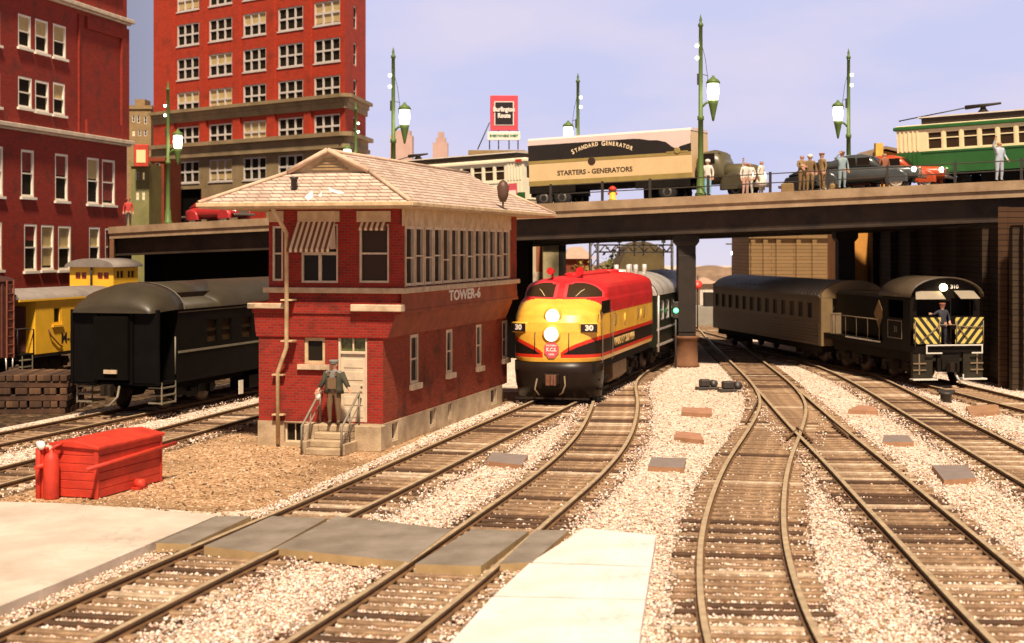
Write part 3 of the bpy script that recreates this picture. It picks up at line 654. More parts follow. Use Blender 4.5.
# ---------------------------------------------------------------- the road bridge
m_fas = paint('fascia_tan', (.42,.29,.17), .8, .15, .8, bump=.15, c2=(.24,.15,.08)); m_gird = paint('girder_brown', (.055,.033,.019), .7, .2, .9, c2=(.018,.011,.007))
m_road = paint('road_asphalt', (.09,.08,.07), .9, .1, 1); m_pier = paint('pier_dark', (.028,.017,.010), .7, .2, 1.5, c2=(.012,.008,.005)); m_pierb = paint('pier_base_brown', (.19,.085,.038), .85, .2, 2, c2=(.12,.05,.022))
KP = [(35.3,55.8,8.62),(20.8,62.9,8.18),(8.32,69.0,7.73),(-5.73,75.9,7.21),(-19.1,86.0,6.75),(-23.2,89.1,6.59)]   # front edge of the deck, right to left
def dsample(n=60):
    out = []
    for i in range(len(KP)-1):
        for k in range(n):
            t = k/n; a, b = Vector(KP[i]), Vector(KP[i+1]); out.append(a*(1-t)+b*t)
    out.append(Vector(KP[-1])); 
    for _ in range(120): out = [out[0]]+[(out[i-1]+out[i]*2+out[i+1])/4 for i in range(1, len(out)-1)]+[out[-1]]
    return out
DS = dsample()
def dnorm(i):
    t = DS[min(i+1,len(DS)-1)]-DS[max(i-1,0)]; n = Vector((-t.y, t.x, 0)).normalized(); return n if n.y > 0 else -n
def deck(px, off=0.):
    best = None
    for i in range(len(DS)):
        p = DS[i]+dnorm(i)*off; e = abs(512+p.x/p.y*F-px)
        if best is None or e < best[0]: best = (e, p, i)
    i = best[2]; t = DS[max(i-3,0)]-DS[min(i+3,len(DS)-1)]
    return best[1].copy(), math.atan2(t.y, t.x), t.z/hypot(t.x, t.y)     # point, heading of the road to the right, grade
DW = 16.5
br = thing('road_bridge', 'long tan and brown road bridge carrying the street over the tracks', 'bridge')
idx = list(range(0, len(DS), 10))
if idx[-1] != len(DS)-1: idx.append(len(DS)-1)
def strip(mb, prof, mi=0):          # prof: (offset, dz)
    secs = []
    for i in idx:
        p, n = DS[i], dnorm(i); secs.append([tuple(p+n*o+Vector((0,0,z))) for o, z in prof])
    mb.loft(secs, mi, False)
mb = MB(); strip(mb, [(.0,-.02),(DW,-.02),(DW,-.3),(.5,-.3),(.5,-.06),(.0,-.06)]); mb.build('deck', m_road, br)
mb = MB(); strip(mb, [(-.02,.0),(.12,.0),(.12,-.68),(.06,-.68),(.06,-.42),(-.02,-.38)]); mb.build('fascia', m_fas, br)
mb = MB(); strip(mb, [(.13,.012),(2.0,.012),(2.0,-.015),(.13,-.015)]); strip(mb, [(DW-2,.012),(DW,.012),(DW,-.015),(DW-2,-.015)]); mb.build('sidewalk', m_fas, br)
for o in (.35, 4.3, 8.2, 12.1, 15.9):
    mb = MB(); strip(mb, [(o,-.31),(o+.4,-.31),(o+.4,-.4),(o+.24,-.42),(o+.24,-1.55),(o+.4,-1.57),(o+.4,-1.66),(o,-1.66),(o,-1.57),(o+.16,-1.55),(o+.16,-.42),(o,-.4)]); mb.build('girder', m_gird, br)
# pipe hangers and small details below the deck
# railing
rl = thing('bridge_railing', 'thin dark railing along the front edge of the road bridge', 'railing')
rr = [i for i in range(len(DS)) if 512+DS[i].x/DS[i].y*F > 538][::4]
for dz in (.42, .82): MB().tube([DS[i]+dnorm(i)*.1+Vector((0,0,dz)) for i in rr], .024, 5).build('rail', m_dk, rl)
for px in (553, 602, 652, 710, 769, 829, 889, 957, 1020):
    p, a, g_ = deck(px, .1); MB().box(-.05,.05,-.05,.05,-.02,.9).build('post', m_dk, rl, tuple(p), a)
# street lamps
m_green = paint('lamp_green', (.10,.16,.035), .5, .1, 4); m_lamp = glow('lamp_glow', (1,.95,.62), 3.5); m_bulb = glow('bulb_glow', (1,.97,.8), 6.)
def street_lamp(side):
    t = bpy.data.objects.new('street_lamp', None); COL.objects.link(t); t['category'] = 'street lamp'; t['group'] = 'green street lamps on the bridge'
    MB().lathe([(0,0),(.26,0),(.26,.12),(.19,.2),(.17,.75),(.13,.85),(.115,3.4),(.15,3.42),(.15,3.6),(.10,3.62),(.085,7.6),(.12,7.62),(.12,7.72),(.05,7.8),(.07,7.9),(.02,8.1),(0,8.2)], n=12).build('pole', m_green, t)
    b = MB(); s = side; U8 = .8
    b.tube([(0,0,3.95),(s*.25,0,4.2),(s*.55,0,4.25)], .06, 6); b.lathe([(0,3.35),(.05,3.4),(.09,3.6),(.20,4.12),(.24,4.3),(0,4.32)], (s*.56,0,0), 10); b.build('bracket', m_green, t)
    MB().lathe([(0,0),(.21,0),(.27,.35),(.24,.72),(0,.73)], (s*.56,0,4.33), 12).build('lantern_globe', m_lamp, t)
    MB().lathe([(.0,0),(.33,0),(.26,.14),(.1,.24),(.05,.34),(0,.36)], (s*.56,0,5.07), 12).build('lantern_cap', m_green, t)
    b = MB(); b.tube([(0,0,7.0),(s*.2,0,6.2),(s*.32,0,5.3),(s*.25,0,4.9)], .012, 4); b.tube([(0,0,5.5),(s*.32,0,5.4)], .015, 4); b.box(-.16,-.08,-.06,.06,5.0,5.5); b.build('wire', m_dk, t)
    for z in (6.2, 6.75): MB().lathe([(0,-.08),(.06,-.06),(.085,0),(.06,.06),(0,.08)], (-s*.17,0,z), 8).build('bulb', m_bulb, t)
    return t
for i, (px, off, sd, lb, sc) in enumerate(((699,.5,1,'tall green street lamp at the front of the truck cab, lantern to its right',1.),
        (395,.5,1,'green street lamp rising above the roof of the signal tower, lantern to its right',1.),
        (168,.5,1,'green street lamp in front of the left end of the tall red building',.98),
        (848,DW-.5,-1,'green street lamp behind the figure group at the right, lantern to its left',1.),
        (577,DW-.5,-1,'green street lamp standing behind the trailer, only its upper part shows',1.),
        (356,DW-.5,-1,'green street lamp at the right corner of the tall red building',.98))):
    p, a, g_ = deck(px, off); t = street_lamp(sd); t.location = p; t['label'] = lb; t.scale = (sc,)*3
# piers
def pier(px, Y, lb, zb=5.99):
    x = (px-512)/F*Y; t = thing('bridge_pier', lb, 'pier', (x,Y,0), 0, 'bridge piers')
    b = MB(); b.lathe([(0,0),(.62,0),(.62,.12),(.54,.2),(.52,1.25),(.6,1.3),(.6,1.42),(0,1.42)], n=20); b.build('plinth', m_pierb, t)
    b = MB(); b.box(-.40,.40,-.42,.42,1.42,zb-.5); b.box(-.40,.40,-.46,-.421,1.6,zb-.9); b.build('column', m_pier, t, bevel=.03)
    b = MB(); b.prism([(-.55,-.5),(.55,-.5),(.55,.5),(-.55,.5)], zb-.3, zb); b.add([(-.40,-.42,zb-.5),(.40,-.42,zb-.5),(.40,.42,zb-.5),(-.40,.42,zb-.5),(-.55,-.5,zb-.302),(.55,-.5,zb-.302),(.55,.5,zb-.302),(-.55,.5,zb-.302)],[(0,1,5,4),(1,2,6,5),(2,3,7,6),(3,0,4,7)]); b.build('capital', m_pier, t)
    return t
pier(686, 70.6, 'dark round based bridge pier between the locomotive and the silver coach')
pier(845, 77., 'dark bridge pier behind the silver coach', 6.2)
for (px, z0_, lb) in ((0,0,0),):
    pass
# iron pier cap beam
i0 = [i for i in range(len(DS)) if abs(512+DS[i].x/DS[i].y*F-688) < 3][0]
# retaining walls under the bridge
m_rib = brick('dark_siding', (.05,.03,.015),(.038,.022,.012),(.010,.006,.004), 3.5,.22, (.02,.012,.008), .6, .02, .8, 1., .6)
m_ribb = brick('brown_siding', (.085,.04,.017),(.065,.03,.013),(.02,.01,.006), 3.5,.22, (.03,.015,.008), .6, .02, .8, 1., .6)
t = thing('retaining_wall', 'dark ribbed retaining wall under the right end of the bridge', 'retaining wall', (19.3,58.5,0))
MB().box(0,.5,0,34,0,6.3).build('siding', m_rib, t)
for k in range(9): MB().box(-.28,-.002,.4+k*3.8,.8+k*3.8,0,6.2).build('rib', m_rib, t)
t = thing('bridge_abutment', 'brown wooden abutment carrying the right end of the bridge', 'abutment', (0,0,0))
p0 = Vector((19.0,60.2)); p1 = Vector((30,54.8)); 
mb = MB(); U = Vector(((p1-p0).x,(p1-p0).y,0)).normalized(); N = Vector((U.y,-U.x,0))
mb.obox((p0.x,p0.y,0),U,N,0,13,-.8,0,0,7.0); mb.build('wall', m_ribb, t)
mb = MB(); mb.obox((p0.x,p0.y,0),U,N,-.1,.25,-.85,.1,0,7.02); mb.build('corner_post', m_ribb, t)
mb = MB()
for k in range(4): mb.obox((p0.x,p0.y,0),U,N,2+k*3,2.3+k*3,.002,.16,0,7.0)
mb.build('rib', m_ribb, t)
# black wall added to stand for the dark void below the left bridge half
m_blk = paint('deep_black', (.006,.005,.004), .95, .1, spec=.03)
t = thing('retaining_wall', 'black wall added for the dark void under the left half of the bridge', 'retaining wall')
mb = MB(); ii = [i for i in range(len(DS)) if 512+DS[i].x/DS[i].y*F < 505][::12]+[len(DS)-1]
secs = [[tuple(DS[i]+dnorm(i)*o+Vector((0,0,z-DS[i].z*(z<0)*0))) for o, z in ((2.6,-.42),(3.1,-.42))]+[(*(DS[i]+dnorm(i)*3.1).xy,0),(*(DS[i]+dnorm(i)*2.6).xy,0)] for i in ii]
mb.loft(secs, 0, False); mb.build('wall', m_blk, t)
p = DS[-1]; mb = MB(); mb.box(-.2,.2,.1,4,0,p.z-.42); mb.build('added_void_end', m_blk, t, (p.x+.1,p.y+.2,0))
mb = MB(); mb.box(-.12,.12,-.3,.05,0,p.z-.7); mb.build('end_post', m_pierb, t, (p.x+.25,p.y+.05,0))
# ---------------------------------------------------------------- big red building on the left
m_rb = brick('dull_red_brick', (.30,.030,.016),(.24,.022,.012),(.17,.03,.018), .3,.1, (.04,.03,.02), .6, .012, .8, 1., .15)
m_ledge = paint('ledge_stone', (.62,.50,.36), .7, .15, 2); m_wht = paint('white_frame', (.80,.72,.58), .6, .08, 2)
m_wgl = glassm('window_dark', (.022,.015,.009), .6); m_wgl.node_tree.nodes['Principled BSDF'].inputs['Specular IOR Level'].default_value = .02; m_blind = paint('blind_yellow', (.50,.36,.15), .8, .1); m_curt = paint('curtain_red', (.22,.03,.02), .8)
fb = Fm(-24.1, 97.0, .19)
t = thing('brick_warehouse', 'tall dull red brick building with white sash windows at the left edge', 'building', fb.loc(), fb.rz)
NW = (1,0,0); UW = (0,1,0)
wins = []
for x0,x1,y0,y1 in ((18,31,15,48),(35,48,20,53),(53,66,25,58),(18,32,77,108),(35,49,81,112),(53,65,83,115),(21,34,150,197),(55,68,154,201),(87,99,158,204),(102,115,160,205),(-9,3,146,196),(24,37,224,271),(41,54,225,270),(58,71,226,270),(89,100,227,267),(105,115,228,266),(-10,2,222,270),(-12,0,10,44),(-12,0,72,106)):
    a0, a1 = fb.ly(x0), fb.ly(x1); wins.append((a0, a1, fb.lz(y1,0,(a0+a1)/2), fb.lz(y0,0,(a0+a1)/2)))
zU, zM, zT = fb.lz(20,0,0), fb.lz(141,0,0), 24.5
L0 = -24.
mb = MB(); holewall(mb,(0,0,0),UW,NW,L0,0,0,zT,wins,.18)
mb.quad((0,0,0),(-12,0,0),(-12,0,zT),(0,0,zT)); mb.quad((0,L0,zT),(0,0,zT),(-12,0,zT),(-12,L0,zT)); mb.quad((-12,L0,0),(0,L0,0),(0,L0,zT),(-12,L0,zT)); mb.quad((-12,L0,0),(-12,0,0),(-12,0,zT),(-12,L0,zT))
mb.build('wall', m_rb, t)
for k, h in enumerate(wins):
    window(t,(0,0,0),UW,NW,*h,m_wht,m_wgl,1,2,.13,.10,proud=.06,sill=(m_wht,.14,.14,.12),shade=random.choice([m_blind,m_blind,m_curt,None]),shade_to=random.choice([.35,.45,.5,.9]))
mb = MB(); mb.box(.002,.40,L0,.35,zU-.24,zU); mb.box(.002,.22,L0,.2,zU-.36,zU-.242); mb.box(.002,.40,L0,.35,zM-.24,zM); mb.box(.002,.22,L0,.2,zM-.36,zM-.242); mb.build('cornice', m_ledge, t, bevel=.03)
mb = MB(); yp = fb.ly(78); ye = fb.ly(120)
mb.box(.002,.12,yp-.06,yp+.06,zM+.02,zU-.6); mb.box(.002,.16,yp+.9,ye,zU-1.3,zU-.6); mb.box(.002,.16,ye,0,zM+.02,zU-.6); mb.box(.002,.14,yp+.9,ye,zM+.02,zM+.9)
mb.box(.002,.14,yp+.5,ye+.02,zU+1.2,zT); mb.box(.002,.12,yp-.2,yp+.1,zU+.02,zT)
mb.build('pilaster', m_rb, t)
# ---------------------------------------------------------------- tall orange red building
m_ob = brick('orange_brick', (.46,.043,.015),(.36,.032,.012),(.28,.04,.018), .3,.1, (.10,.025,.012), .6, .012, .8, 1., .15)
m_stn = paint('khaki_stone', (.30,.215,.11), .8, .2, .7, c2=(.18,.125,.06)); m_gfr = paint('grey_sash', (.58,.52,.46), .6, .08, 2)
tb = Fm(-11.85, 110.0, .922)
t = thing('office_building', 'tall bright orange red office building with khaki stone bands behind the bridge', 'building', tb.loc(), tb.rz)
P=(0,0,0);U=(1,0,0);N=(0,-1,0); XA = -23.5; ZT = 29.
cols = [(tb.lx(a), tb.lx(b)) for a, b in ((177,199),(209,232),(243,266),(278,303),(314,340))]
rows = [(z-1.7, z) for z in (28.6,25.85,23.1,20.4,17.7,14.95,12.2)]
holes = [(a,b,c,d) for a,b in cols for c,d in rows]
low = [(cols[0][0]-.6,cols[0][1]+.3,6.5,10.0),(cols[2][0],cols[2][1],7.2,9.8),(cols[4][0],cols[4][1],7.2,9.8)]
mb = MB(); holewall(mb,P,U,N,XA,0,11.,ZT,[h for h in holes if h[2]>11.5 or True][0:0]+[h for h in holes if h[2] > 11.],.2) if False else holewall(mb,P,U,N,XA,0,13.3,ZT,[h for h in holes if h[2] > 13.2]+[],.2)
# round corner and side wall
sdv = Vector((-.922*.0+ .60, 1.0, 0)).normalized()
fs = Fm(-11.85,110.,.10); 
def tolocal(x, y):
    dx, dy = x-tb.O[0], y-tb.O[1]; return (dx*tb.u[0]+dy*tb.u[1], dx*tb.v[0]+dy*tb.v[1])
e = tolocal(*fs.w(0, 8.0)); SU = Vector((e[0], e[1], 0)).normalized(); SN = Vector((SU.y, -SU.x, 0)); SL = 7.6
sh_ = [(3.0,4.3,c,d) for c,d in rows if c > 13.2]
holewall(mb,P,SU,SN,0,SL,13.3,ZT,sh_,.2)
bk = (SU*SL)
mb.quad((XA,0,0),(XA,12,0),(XA,12,ZT),(XA,0,ZT)); mb.quad(tuple(bk),(XA,12,0),(XA,12,ZT),(bk.x,bk.y,ZT)); mb.quad((XA,0,ZT),(0,0,ZT),(bk.x,bk.y,ZT),(XA,12,ZT))
mb.build('wall', m_ob, t)
mb = MB(); holewall(mb,P,U,N,XA,0,0,13.3,[h for h in holes if h[2] < 13.2]+low,.25); holewall(mb,P,SU,SN,0,SL,0,13.3,[(3.0,4.3,10.5,12.2)],.2); mb.build('base_wall', m_stn, t)
m_lit = glow('lit_window', (.95,.62,.22), .35)
for h in holes:
    r_ = random.random(); window(t,P,U,N,*h,m_gfr,m_wgl,3,2,.10,.12,proud=.05,mw=.14,shade=(m_blind if r_ < .22 else None),shade_to=random.choice([.5,.9]),sill=(m_gfr,.1,.06,.08))
for h in sh_+[(3.0,4.3,10.5,12.2)]: window(t,P,SU,SN,*h,m_gfr,m_wgl,1,2,.1,.1)
for h, mt in zip(low, (m_blk, paint('red_panel',(.42,.03,.015),.7), m_blk)):
    b = MB(); b.obox(P,U,N,h[0],h[1],-.6,-.3,h[2],h[3]); b.build('shopfront', mt, t)
# pilasters between windows
mb = MB()
edges = [XA]+[v for c in cols for v in c]+[0]
for k in range(0, len(edges), 2):
    a, b = edges[k]+.25, edges[k+1]-.25
    if b-a > .3: mb.obox(P,U,N,a,b,.002,.14,13.4,ZT)
mb.build('pilaster', m_ob, t)
def bandring(z0, z1, o, name):
    mb = MB(); A = Vector(P); pl = [Vector((XA,-o,0)), Vector((0,-o,0))]
    for k in range(1, 6):
        q = k/6; d = (N_:=Vector((0,-1,0)).lerp(SN, q).normalized()); pl.append(d*o*1.15)
    pl += [SN*o, SU*SL+SN*o, SU*SL-SN*.1, Vector((XA,.1,0))]
    mb.prism([(p.x,p.y) for p in pl], z0, z1); mb.build(name, m_stn, t)
bandring(15.75,16.05,.28,'cornice'); bandring(15.3,15.748,.16,'cornice'); bandring(16.052,16.3,.55,'cornice')
bandring(12.45,12.75,.35,'cornice'); bandring(12.752,13.3,.2,'cornice'); bandring(13.302,13.6,.6,'cornice'); bandring(6.9,7.05,.2,'cornice')
# ---------------------------------------------------------------- small buildings in the gap, far skyline
def block(px0, px1, py, Y, mt, lb, wr=(), frame=m_gfr, top=None, depth=6., group=None, glassy=m_wgl, sillm=None, name='narrow_building', cat='building'):
    x0, x1 = (px0-512)/F*Y, (px1-512)/F*Y; z = H-(py-YH)*Y/F
    t = thing(name, lb, cat, ((x0+x1)/2, Y, 0), 0, group); w = (x1-x0)/2
    hs = []
    for a, b, c, d in wr: hs.append(((a-512)/F*Y-(x0+x1)/2, (b-512)/F*Y-(x0+x1)/2, H-(d-YH)*Y/F, H-(c-YH)*Y/F))
    mb = MB(); holewall(mb,(0,0,0),(1,0,0),(0,-1,0),-w,w,0,z,hs,.15); mb.quad((-w,0,0),(-w,depth,0),(-w,depth,z),(-w,0,z)); mb.quad((w,0,0),(w,depth,0),(w,depth,z),(w,0,z)); mb.quad((-w,0,z),(w,0,z),(w,depth,z),(-w,depth,z)); mb.quad((-w,depth,0),(w,depth,0),(w,depth,z),(-w,depth,z))
    mb.build('wall', mt, t)
    for h in hs: window(t,(0,0,0),(1,0,0),(0,-1,0),*h,frame,glassy if not isinstance(glassy,list) else random.choice(glassy),1,2,.06,.06)
    MB().box(-w-.12,w+.12,-.12,.3,z-.25,z+.05).build('cornice', mt, t)
    if top:
        a, b, c = top; xa, xb = (a-512)/F*Y-(x0+x1)/2, (b-512)/F*Y-(x0+x1)/2; zc_ = H-(c-YH)*Y/F
        m_ = MB(); m_.box(xa,xb,1,3,z+.05,zc_); m_.build('chimney', mt, t)
    return t
m_tanb = brick('tan_brick', (.36,.24,.11),(.30,.20,.09),(.2,.13,.06), .3,.1, stain_amt=.3); m_olive = paint('olive_wall',(.22,.20,.07),.8,.15,1.); m_rb2 = brick('rust_brick',(.26,.05,.02),(.2,.04,.015),(.12,.03,.02),.3,.1)
block(127,151,106,128,m_tanb,'narrow tan brick building between the two big red ones',[(132,135,115,122),(137,140,115,123),(144,147,116,124),(132,135,130,136),(138,141,130,136),(144,147,130,136)],glassy=[m_wgl,m_lit],top=(132,142,98))
block(131,149,163,112,m_olive,'small olive green shop building below the tan one',[(136,139,172,180),(142,145,172,180),(136,139,191,200),(142,145,191,200)],glassy=[m_wgl,m_lit])
block(149.5,164,158,116,m_rb2,'small rust red building left of the street lamp',[(155,160,163,174),(154,159,184,193),(156,158,208,216)],glassy=[m_lit,m_wgl])
t = thing('shop_sign', 'glowing red shop sign in the gap between the red buildings', 'sign', ((141-512)/F*111,111,H-(157-YH)*111/F))
MB().box(-.5,.55,-.1,.1,-.7,.9).build('board', paint('sign_red',(.55,.06,.03),.6), t, bevel=.04); MB().box(-.3,.35,-.13,-.102,-.4,.5).build('light_panel', glow('sign_glow',(1,.36,.16),.7), t)
m_sky1 = paint('pink_tower',(.46,.31,.26),.9,.1,.3); m_hazy = paint('hazy_stone',(.42,.30,.24),.9,.1,.3)
def sky_tower(steps, Y, lb):
    x = (steps[0][0]+steps[0][1])/2; t = thing('skyscraper', lb, 'building', ((x-512)/F*Y, Y, 0), 0, 'distant skyline'); zb = 0
    mb = MB()
    for a, b, py in steps:
        z = H-(py-YH)*Y/F; w0, w1 = (a-x)/F*Y, (b-x)/F*Y; mb.box(w0,w1,-(w1-w0)/2,(w1-w0)/2,zb,z); zb = z+.003
    mb.build('wall', m_sky1, t)
    a, b, py = steps[0]; w0, w1 = (a-x)/F*Y, (b-x)/F*Y; g_ = MB(); z = H-(150-YH)*Y/F; zt = H-(py-YH)*Y/F
    for i in range(5):
        for j in range(5): xx = w0+(w1-w0)*(i+.5)/5; zz = z+(zt-z)*(j+.3)/5; g_.box(xx-.25,xx+.25,-(w1-w0)/2-.04,-(w1-w0)/2-.004,zz,zz+.9)
    pass
sky_tower([(391,413,136),(394,411,131)],210,'pinkish distant office block behind the left trolley, the wider one')
sky_tower([(433,448,143),(436,446,138),(438,444,132)],230,'pinkish distant stepped tower behind the left trolley')
# store below the billboard
block(470,524,151,103,m_tanb,'low tan building carrying the railway billboard')
t = thing('billboard', 'pink framed billboard with white lettering on black, above a green and white strip', 'billboard', ((503-512)/F*103,103.5,H-(146-YH)*103/F))
m_pink = paint('pink_frame',(.62,.07,.09),.5,.05); m_bk = paint('sign_black',(.02,.012,.01),.5); m_wl = paint('sign_white',(.85,.75,.65),.5,.05)
MB().box(-.86,1.0,-.12,.12,1.05,3.4).build('frame', m_pink, t, bevel=.03); b_ = MB().box(-.58,.72,-.15,-.122,1.4,3.0).build('trim', m_wl, t); MB().box(-.52,.66,-.17,-.152,1.46,2.94).build('panel', m_bk, t)
text('lettering','Burlington\nRoute',.42,m_wl,t,Mx((.07,-.185,2.25)),.82,.01,off=.018)
m_gl_ = paint('sign_green',(.05,.20,.06),.5,.05)
MB().box(-1.05,1.15,-.26,-.16,.4,.98).build('strip', m_wl, t, bevel=.02); text('lettering','EVERYWHERE WEST',.22,m_gl_,t,Mx((.05,-.27,.69)),.95,.01,off=.01)
mb = MB()
for x in (-.9,-.3,.4,1.0): mb.tube([(x,0,-.2),(x,-.05,1.05)],.04,5)
mb.tube([(-1.7,0,-.2),(-.9,0,1.6)],.04,5); mb.build('leg', m_dk, t)
# ---------------------------------------------------------------- behind the bridge at track level
m_tanw = brick('tan_siding', (.23,.14,.06),(.20,.12,.05),(.08,.045,.02), 3.,.24, (.2,.11,.05), .6, .02, .8, 1., .5)
Yw = 104.
x0, x1 = (749-512)/F*Yw, (862-512)/F*Yw; t = thing('siding_warehouse', 'tan clapboard warehouse standing behind the silver coach', 'warehouse', (x0,Yw,0))
MB().box(0,x1-x0,0,8,0,6.9).build('wall', m_tanw, t)
mb = MB()
for px in (750.5,763,776,796,812,830,845): x = (px-512)/F*Yw-x0; mb.box(x,x+.3,-.14,-.003,0,6.6)
mb.box(-.05,x1-x0,-.2,-.003,6.0,6.25); mb.build('batten', m_tanw, t)
m_barn = stripes('barn_stripe', (.30,.10,.045), (.52,.40,.26), .9)
x0 = (518-512)/F*96; t = thing('striped_shed', 'rust and white striped shed left behind the locomotive', 'shed', (x0,96,0))
MB().box(0,1.95,0,5,0,6.4).build('wall', m_barn, t); MB().box(.0,1.7,-.15,-.003,2.9,3.9).build('sign_board', paint('pale_board',(.55,.42,.30),.8,.2,5), t); MB().box(.2,1.5,-.1,-.003,1.2,2.7).build('door', m_rb2, t)
t = thing('concrete_hut', 'beige flat roofed hut beside the striped shed', 'hut', ((543-512)/F*94,94,0))
MB().box(0,.95,0,4,0,5.6).build('wall', paint('beige_wall',(.42,.34,.18),.8), t); MB().box(-.1,1.5,-.3,4.2,5.6,6.1).build('roof', paint('roof_brown',(.10,.06,.03),.8), t); MB().box(.97,1.4,0,4,0,5.58).build('side_wall', m_pier, t)
def house(px0, px1, pe, pr, Y, mw, mr, lb):
    x0, x1 = (px0-512)/F*Y, (px1-512)/F*Y; ze, zr_ = H-(pe-YH)*Y/F, H-(pr-YH)*Y/F; t = thing('gabled_house', lb, 'house', (x0,Y,0), 0, 'houses beyond the bridge'); w = x1-x0
    MB().box(0,w,0,4,0,ze).build('wall', mw, t); mb = MB(); mb.add([(-.2,-.3,ze-.05),(w+.2,-.3,ze-.05),(w+.2,4.3,ze-.05),(-.2,4.3,ze-.05),(0+.3,2,zr_),(w-.6,2,zr_)],[(0,1,5,4),(2,3,4,5),(1,2,5),(3,0,4),(0,3,2,1)]); mb.build('roof', mr, t)
    b = MB()
    for k in range(2): b.box(w*.2+k*w*.4,w*.2+k*w*.4+.5,-.05,-.003,ze*.4,ze*.75)
    b.build('window', m_wht, t)
m_rf = paint('pink_roof',(.46,.30,.22),.9,.1,2)
house(566,592,258,247,112,m_rb2,m_rf,'brown house with pinkish hipped roof behind the locomotive')
house(700,716,283,278,118,paint('white_wall',(.7,.6,.5),.8),m_rf,'small pale house seen right of the bridge pier')
# far low tree line and yard clutter
m_tree = paint('far_foliage', (.14,.13,.04), .95, .3, 1.5, c2=(.05,.045,.018)); m_tree2 = paint('autumn_foliage', (.34,.22,.04), .95, .3, 2, c2=(.12,.09,.02)); m_trunk = paint('bark',(.10,.06,.03),.9)
def tree(px, Y, h_, r, mt, lb):
    t = thing('tree', lb, 'tree', ((px-512)/F*Y, Y, 0), 0, 'trees beyond the bridge'); MB().tube([(0,0,0),(.05,0,h_*.5),(0,.05,h_*.9)],[.18,.12,.03],6).build('trunk', m_trunk, t)
    mb = MB()
    for k in range(420):
        a, b = random.uniform(0,2*pi), random.uniform(-1,1); q = random.uniform(.3,1)**.5*(1+.25*sin(3*a)); c = Vector((cos(a)*sqrt(1-b*b)*r*q, sin(a)*sqrt(1-b*b)*r*q, h_*.62+b*h_*.4*q)); s_ = random.uniform(.08,.2)
        d1 = Vector((random.gauss(0,1),random.gauss(0,1),random.gauss(0,1))).normalized()*s_; d2 = d1.cross(Vector((random.gauss(0,1),random.gauss(0,1),1))).normalized()*s_
        mb.quad(c-d1, c+d2, c+d1, c-d2)
    mb.build('crown', mt, t)
tree(583,104,4.2,1.0,m_tree2,'small autumn yellow tree beside the brown house'); tree(605,108,4.4,1.3,m_tree,'green tree under the left end of the signal gantry'); tree(617,112,5.2,1.3,m_tree,'darker green tree left of the brown shed'); tree(598,112,3.6,1.1,m_tree2,'low yellow green tree behind the signal gantry')
mb = MB(); xs = np.linspace(-60,110,120)
vs = []
for i, x in enumerate(xs): h_ = 1.5+.5*sin(x*.11)+.4*sin(x*.37+1)+random.uniform(0,.5); vs += [(x,240,0),(x,243,max(.5,h_)),(x,262,max(.6,h_*1.15)),(x,285,0)]
mb.add(vs,[(i*4+k,(i+1)*4+k,(i+1)*4+k+1,i*4+k+1) for i in range(119) for k in range(3)],0,True); tag(mb.build('hills', paint('far_hills',(.26,.17,.11),.95,.3,.4,c2=(.12,.075,.045))), kind='structure')
Yg = 100.
t = thing('brown_shed', 'big dark olive brown shed with curved roof behind the green coach', 'shed', ((624-512)/F*Yg,Yg+4,0))
b = [(0,0),(3.0,0),(3.0,5.2)]+[(3.0-.35*k, 5.2+1.0*sin(pi*k/8)*.6) for k in range(1,8)]+[(0,4.2)]
MB().yprism(b,0,8).build('body', paint('olive_brown',(.12,.085,.03),.8,.2,.6,c2=(.06,.04,.015)), t)
mb = MB(); mb.box(1.0,1.9,-.06,-.003,0,3.6); mb.build('door', m_pier, t)
t = thing('signal_gantry', 'dark lattice signal gantry seen under the bridge', 'signal gantry', (0,Yg,0))
X = lambda px: (px-512)/F*Yg
Z = lambda py: H-(py-YH)*Yg/F
for px in (594,): 
    mb = MB()
    for dx in (-.25,.25):
        for dy in (-.25,.25): mb.tube([(X(px)+dx,dy,0),(X(px)+dx,dy,Z(238))],.07,4)
    for k in range(9): z=k*.68; mb.tube([(X(px)-.25,-.25,z),(X(px)+.25,-.25,z+.68)],.03,4)
    mb.build('post', m_dk, t)
mb = MB(); mb.tube([(X(672),0,0),(X(672),0,Z(238))],.1,6); mb.build('post', m_dk, t)
mb = MB(); za, zb = Z(245), Z(252)
for y in (-.25,.25):
    mb.tube([(X(594),y,za),(X(672),y,za)],.05,4); mb.tube([(X(594),y,zb),(X(672),y,zb)],.05,4)
    for k in range(14): a = X(594)+k*(X(672)-X(594))/14; mb.tube([(a,y,zb if k%2 else za),(a+(X(672)-X(594))/14,y,za if k%2 else zb)],.03,4)
mb.build('truss', m_dk, t)
m_grn = glow('signal_green',(.12,1,.35),1.6); m_rdl = glow('signal_red',(1,.06,.03),1.5)
for px in (619,634,643,663):
    mb = MB(); mb.tube([(X(px),-.3,Z(256)),(X(px),-.3,Z(237))],.04,5); mb.box(X(px)-.13,X(px)+.13,-.42,-.3,Z(243),Z(237)); mb.build('signal_head', m_dk, t)
t2 = thing('dwarf_signal','small signal mast showing a green light left of the pier','signal',(7.36,69.7,0)); MB().tube([(0,0,0),(0,0,2.4)],.05,6).build('mast',m_dk,t2); MB().box(-.14,.14,-.1,.1,2.25,3.0).build('housing',m_dk,t2,bevel=.03); MB().lathe([(0,-.13),(.12,-.13),(.12,-.1)],(0,0,2.6),10,'y').build('lens',m_grn,t2)
Yp = 118.; xp = (733-512)/F*Yp
t = thing('utility_pole','utility pole with crossarms and a white lamp beyond the bridge','utility pole',(xp,Yp,0)); MB().tube([(0,0,0),(0,0,6.8)],[.13,.09],8).build('pole',m_trunk,t)
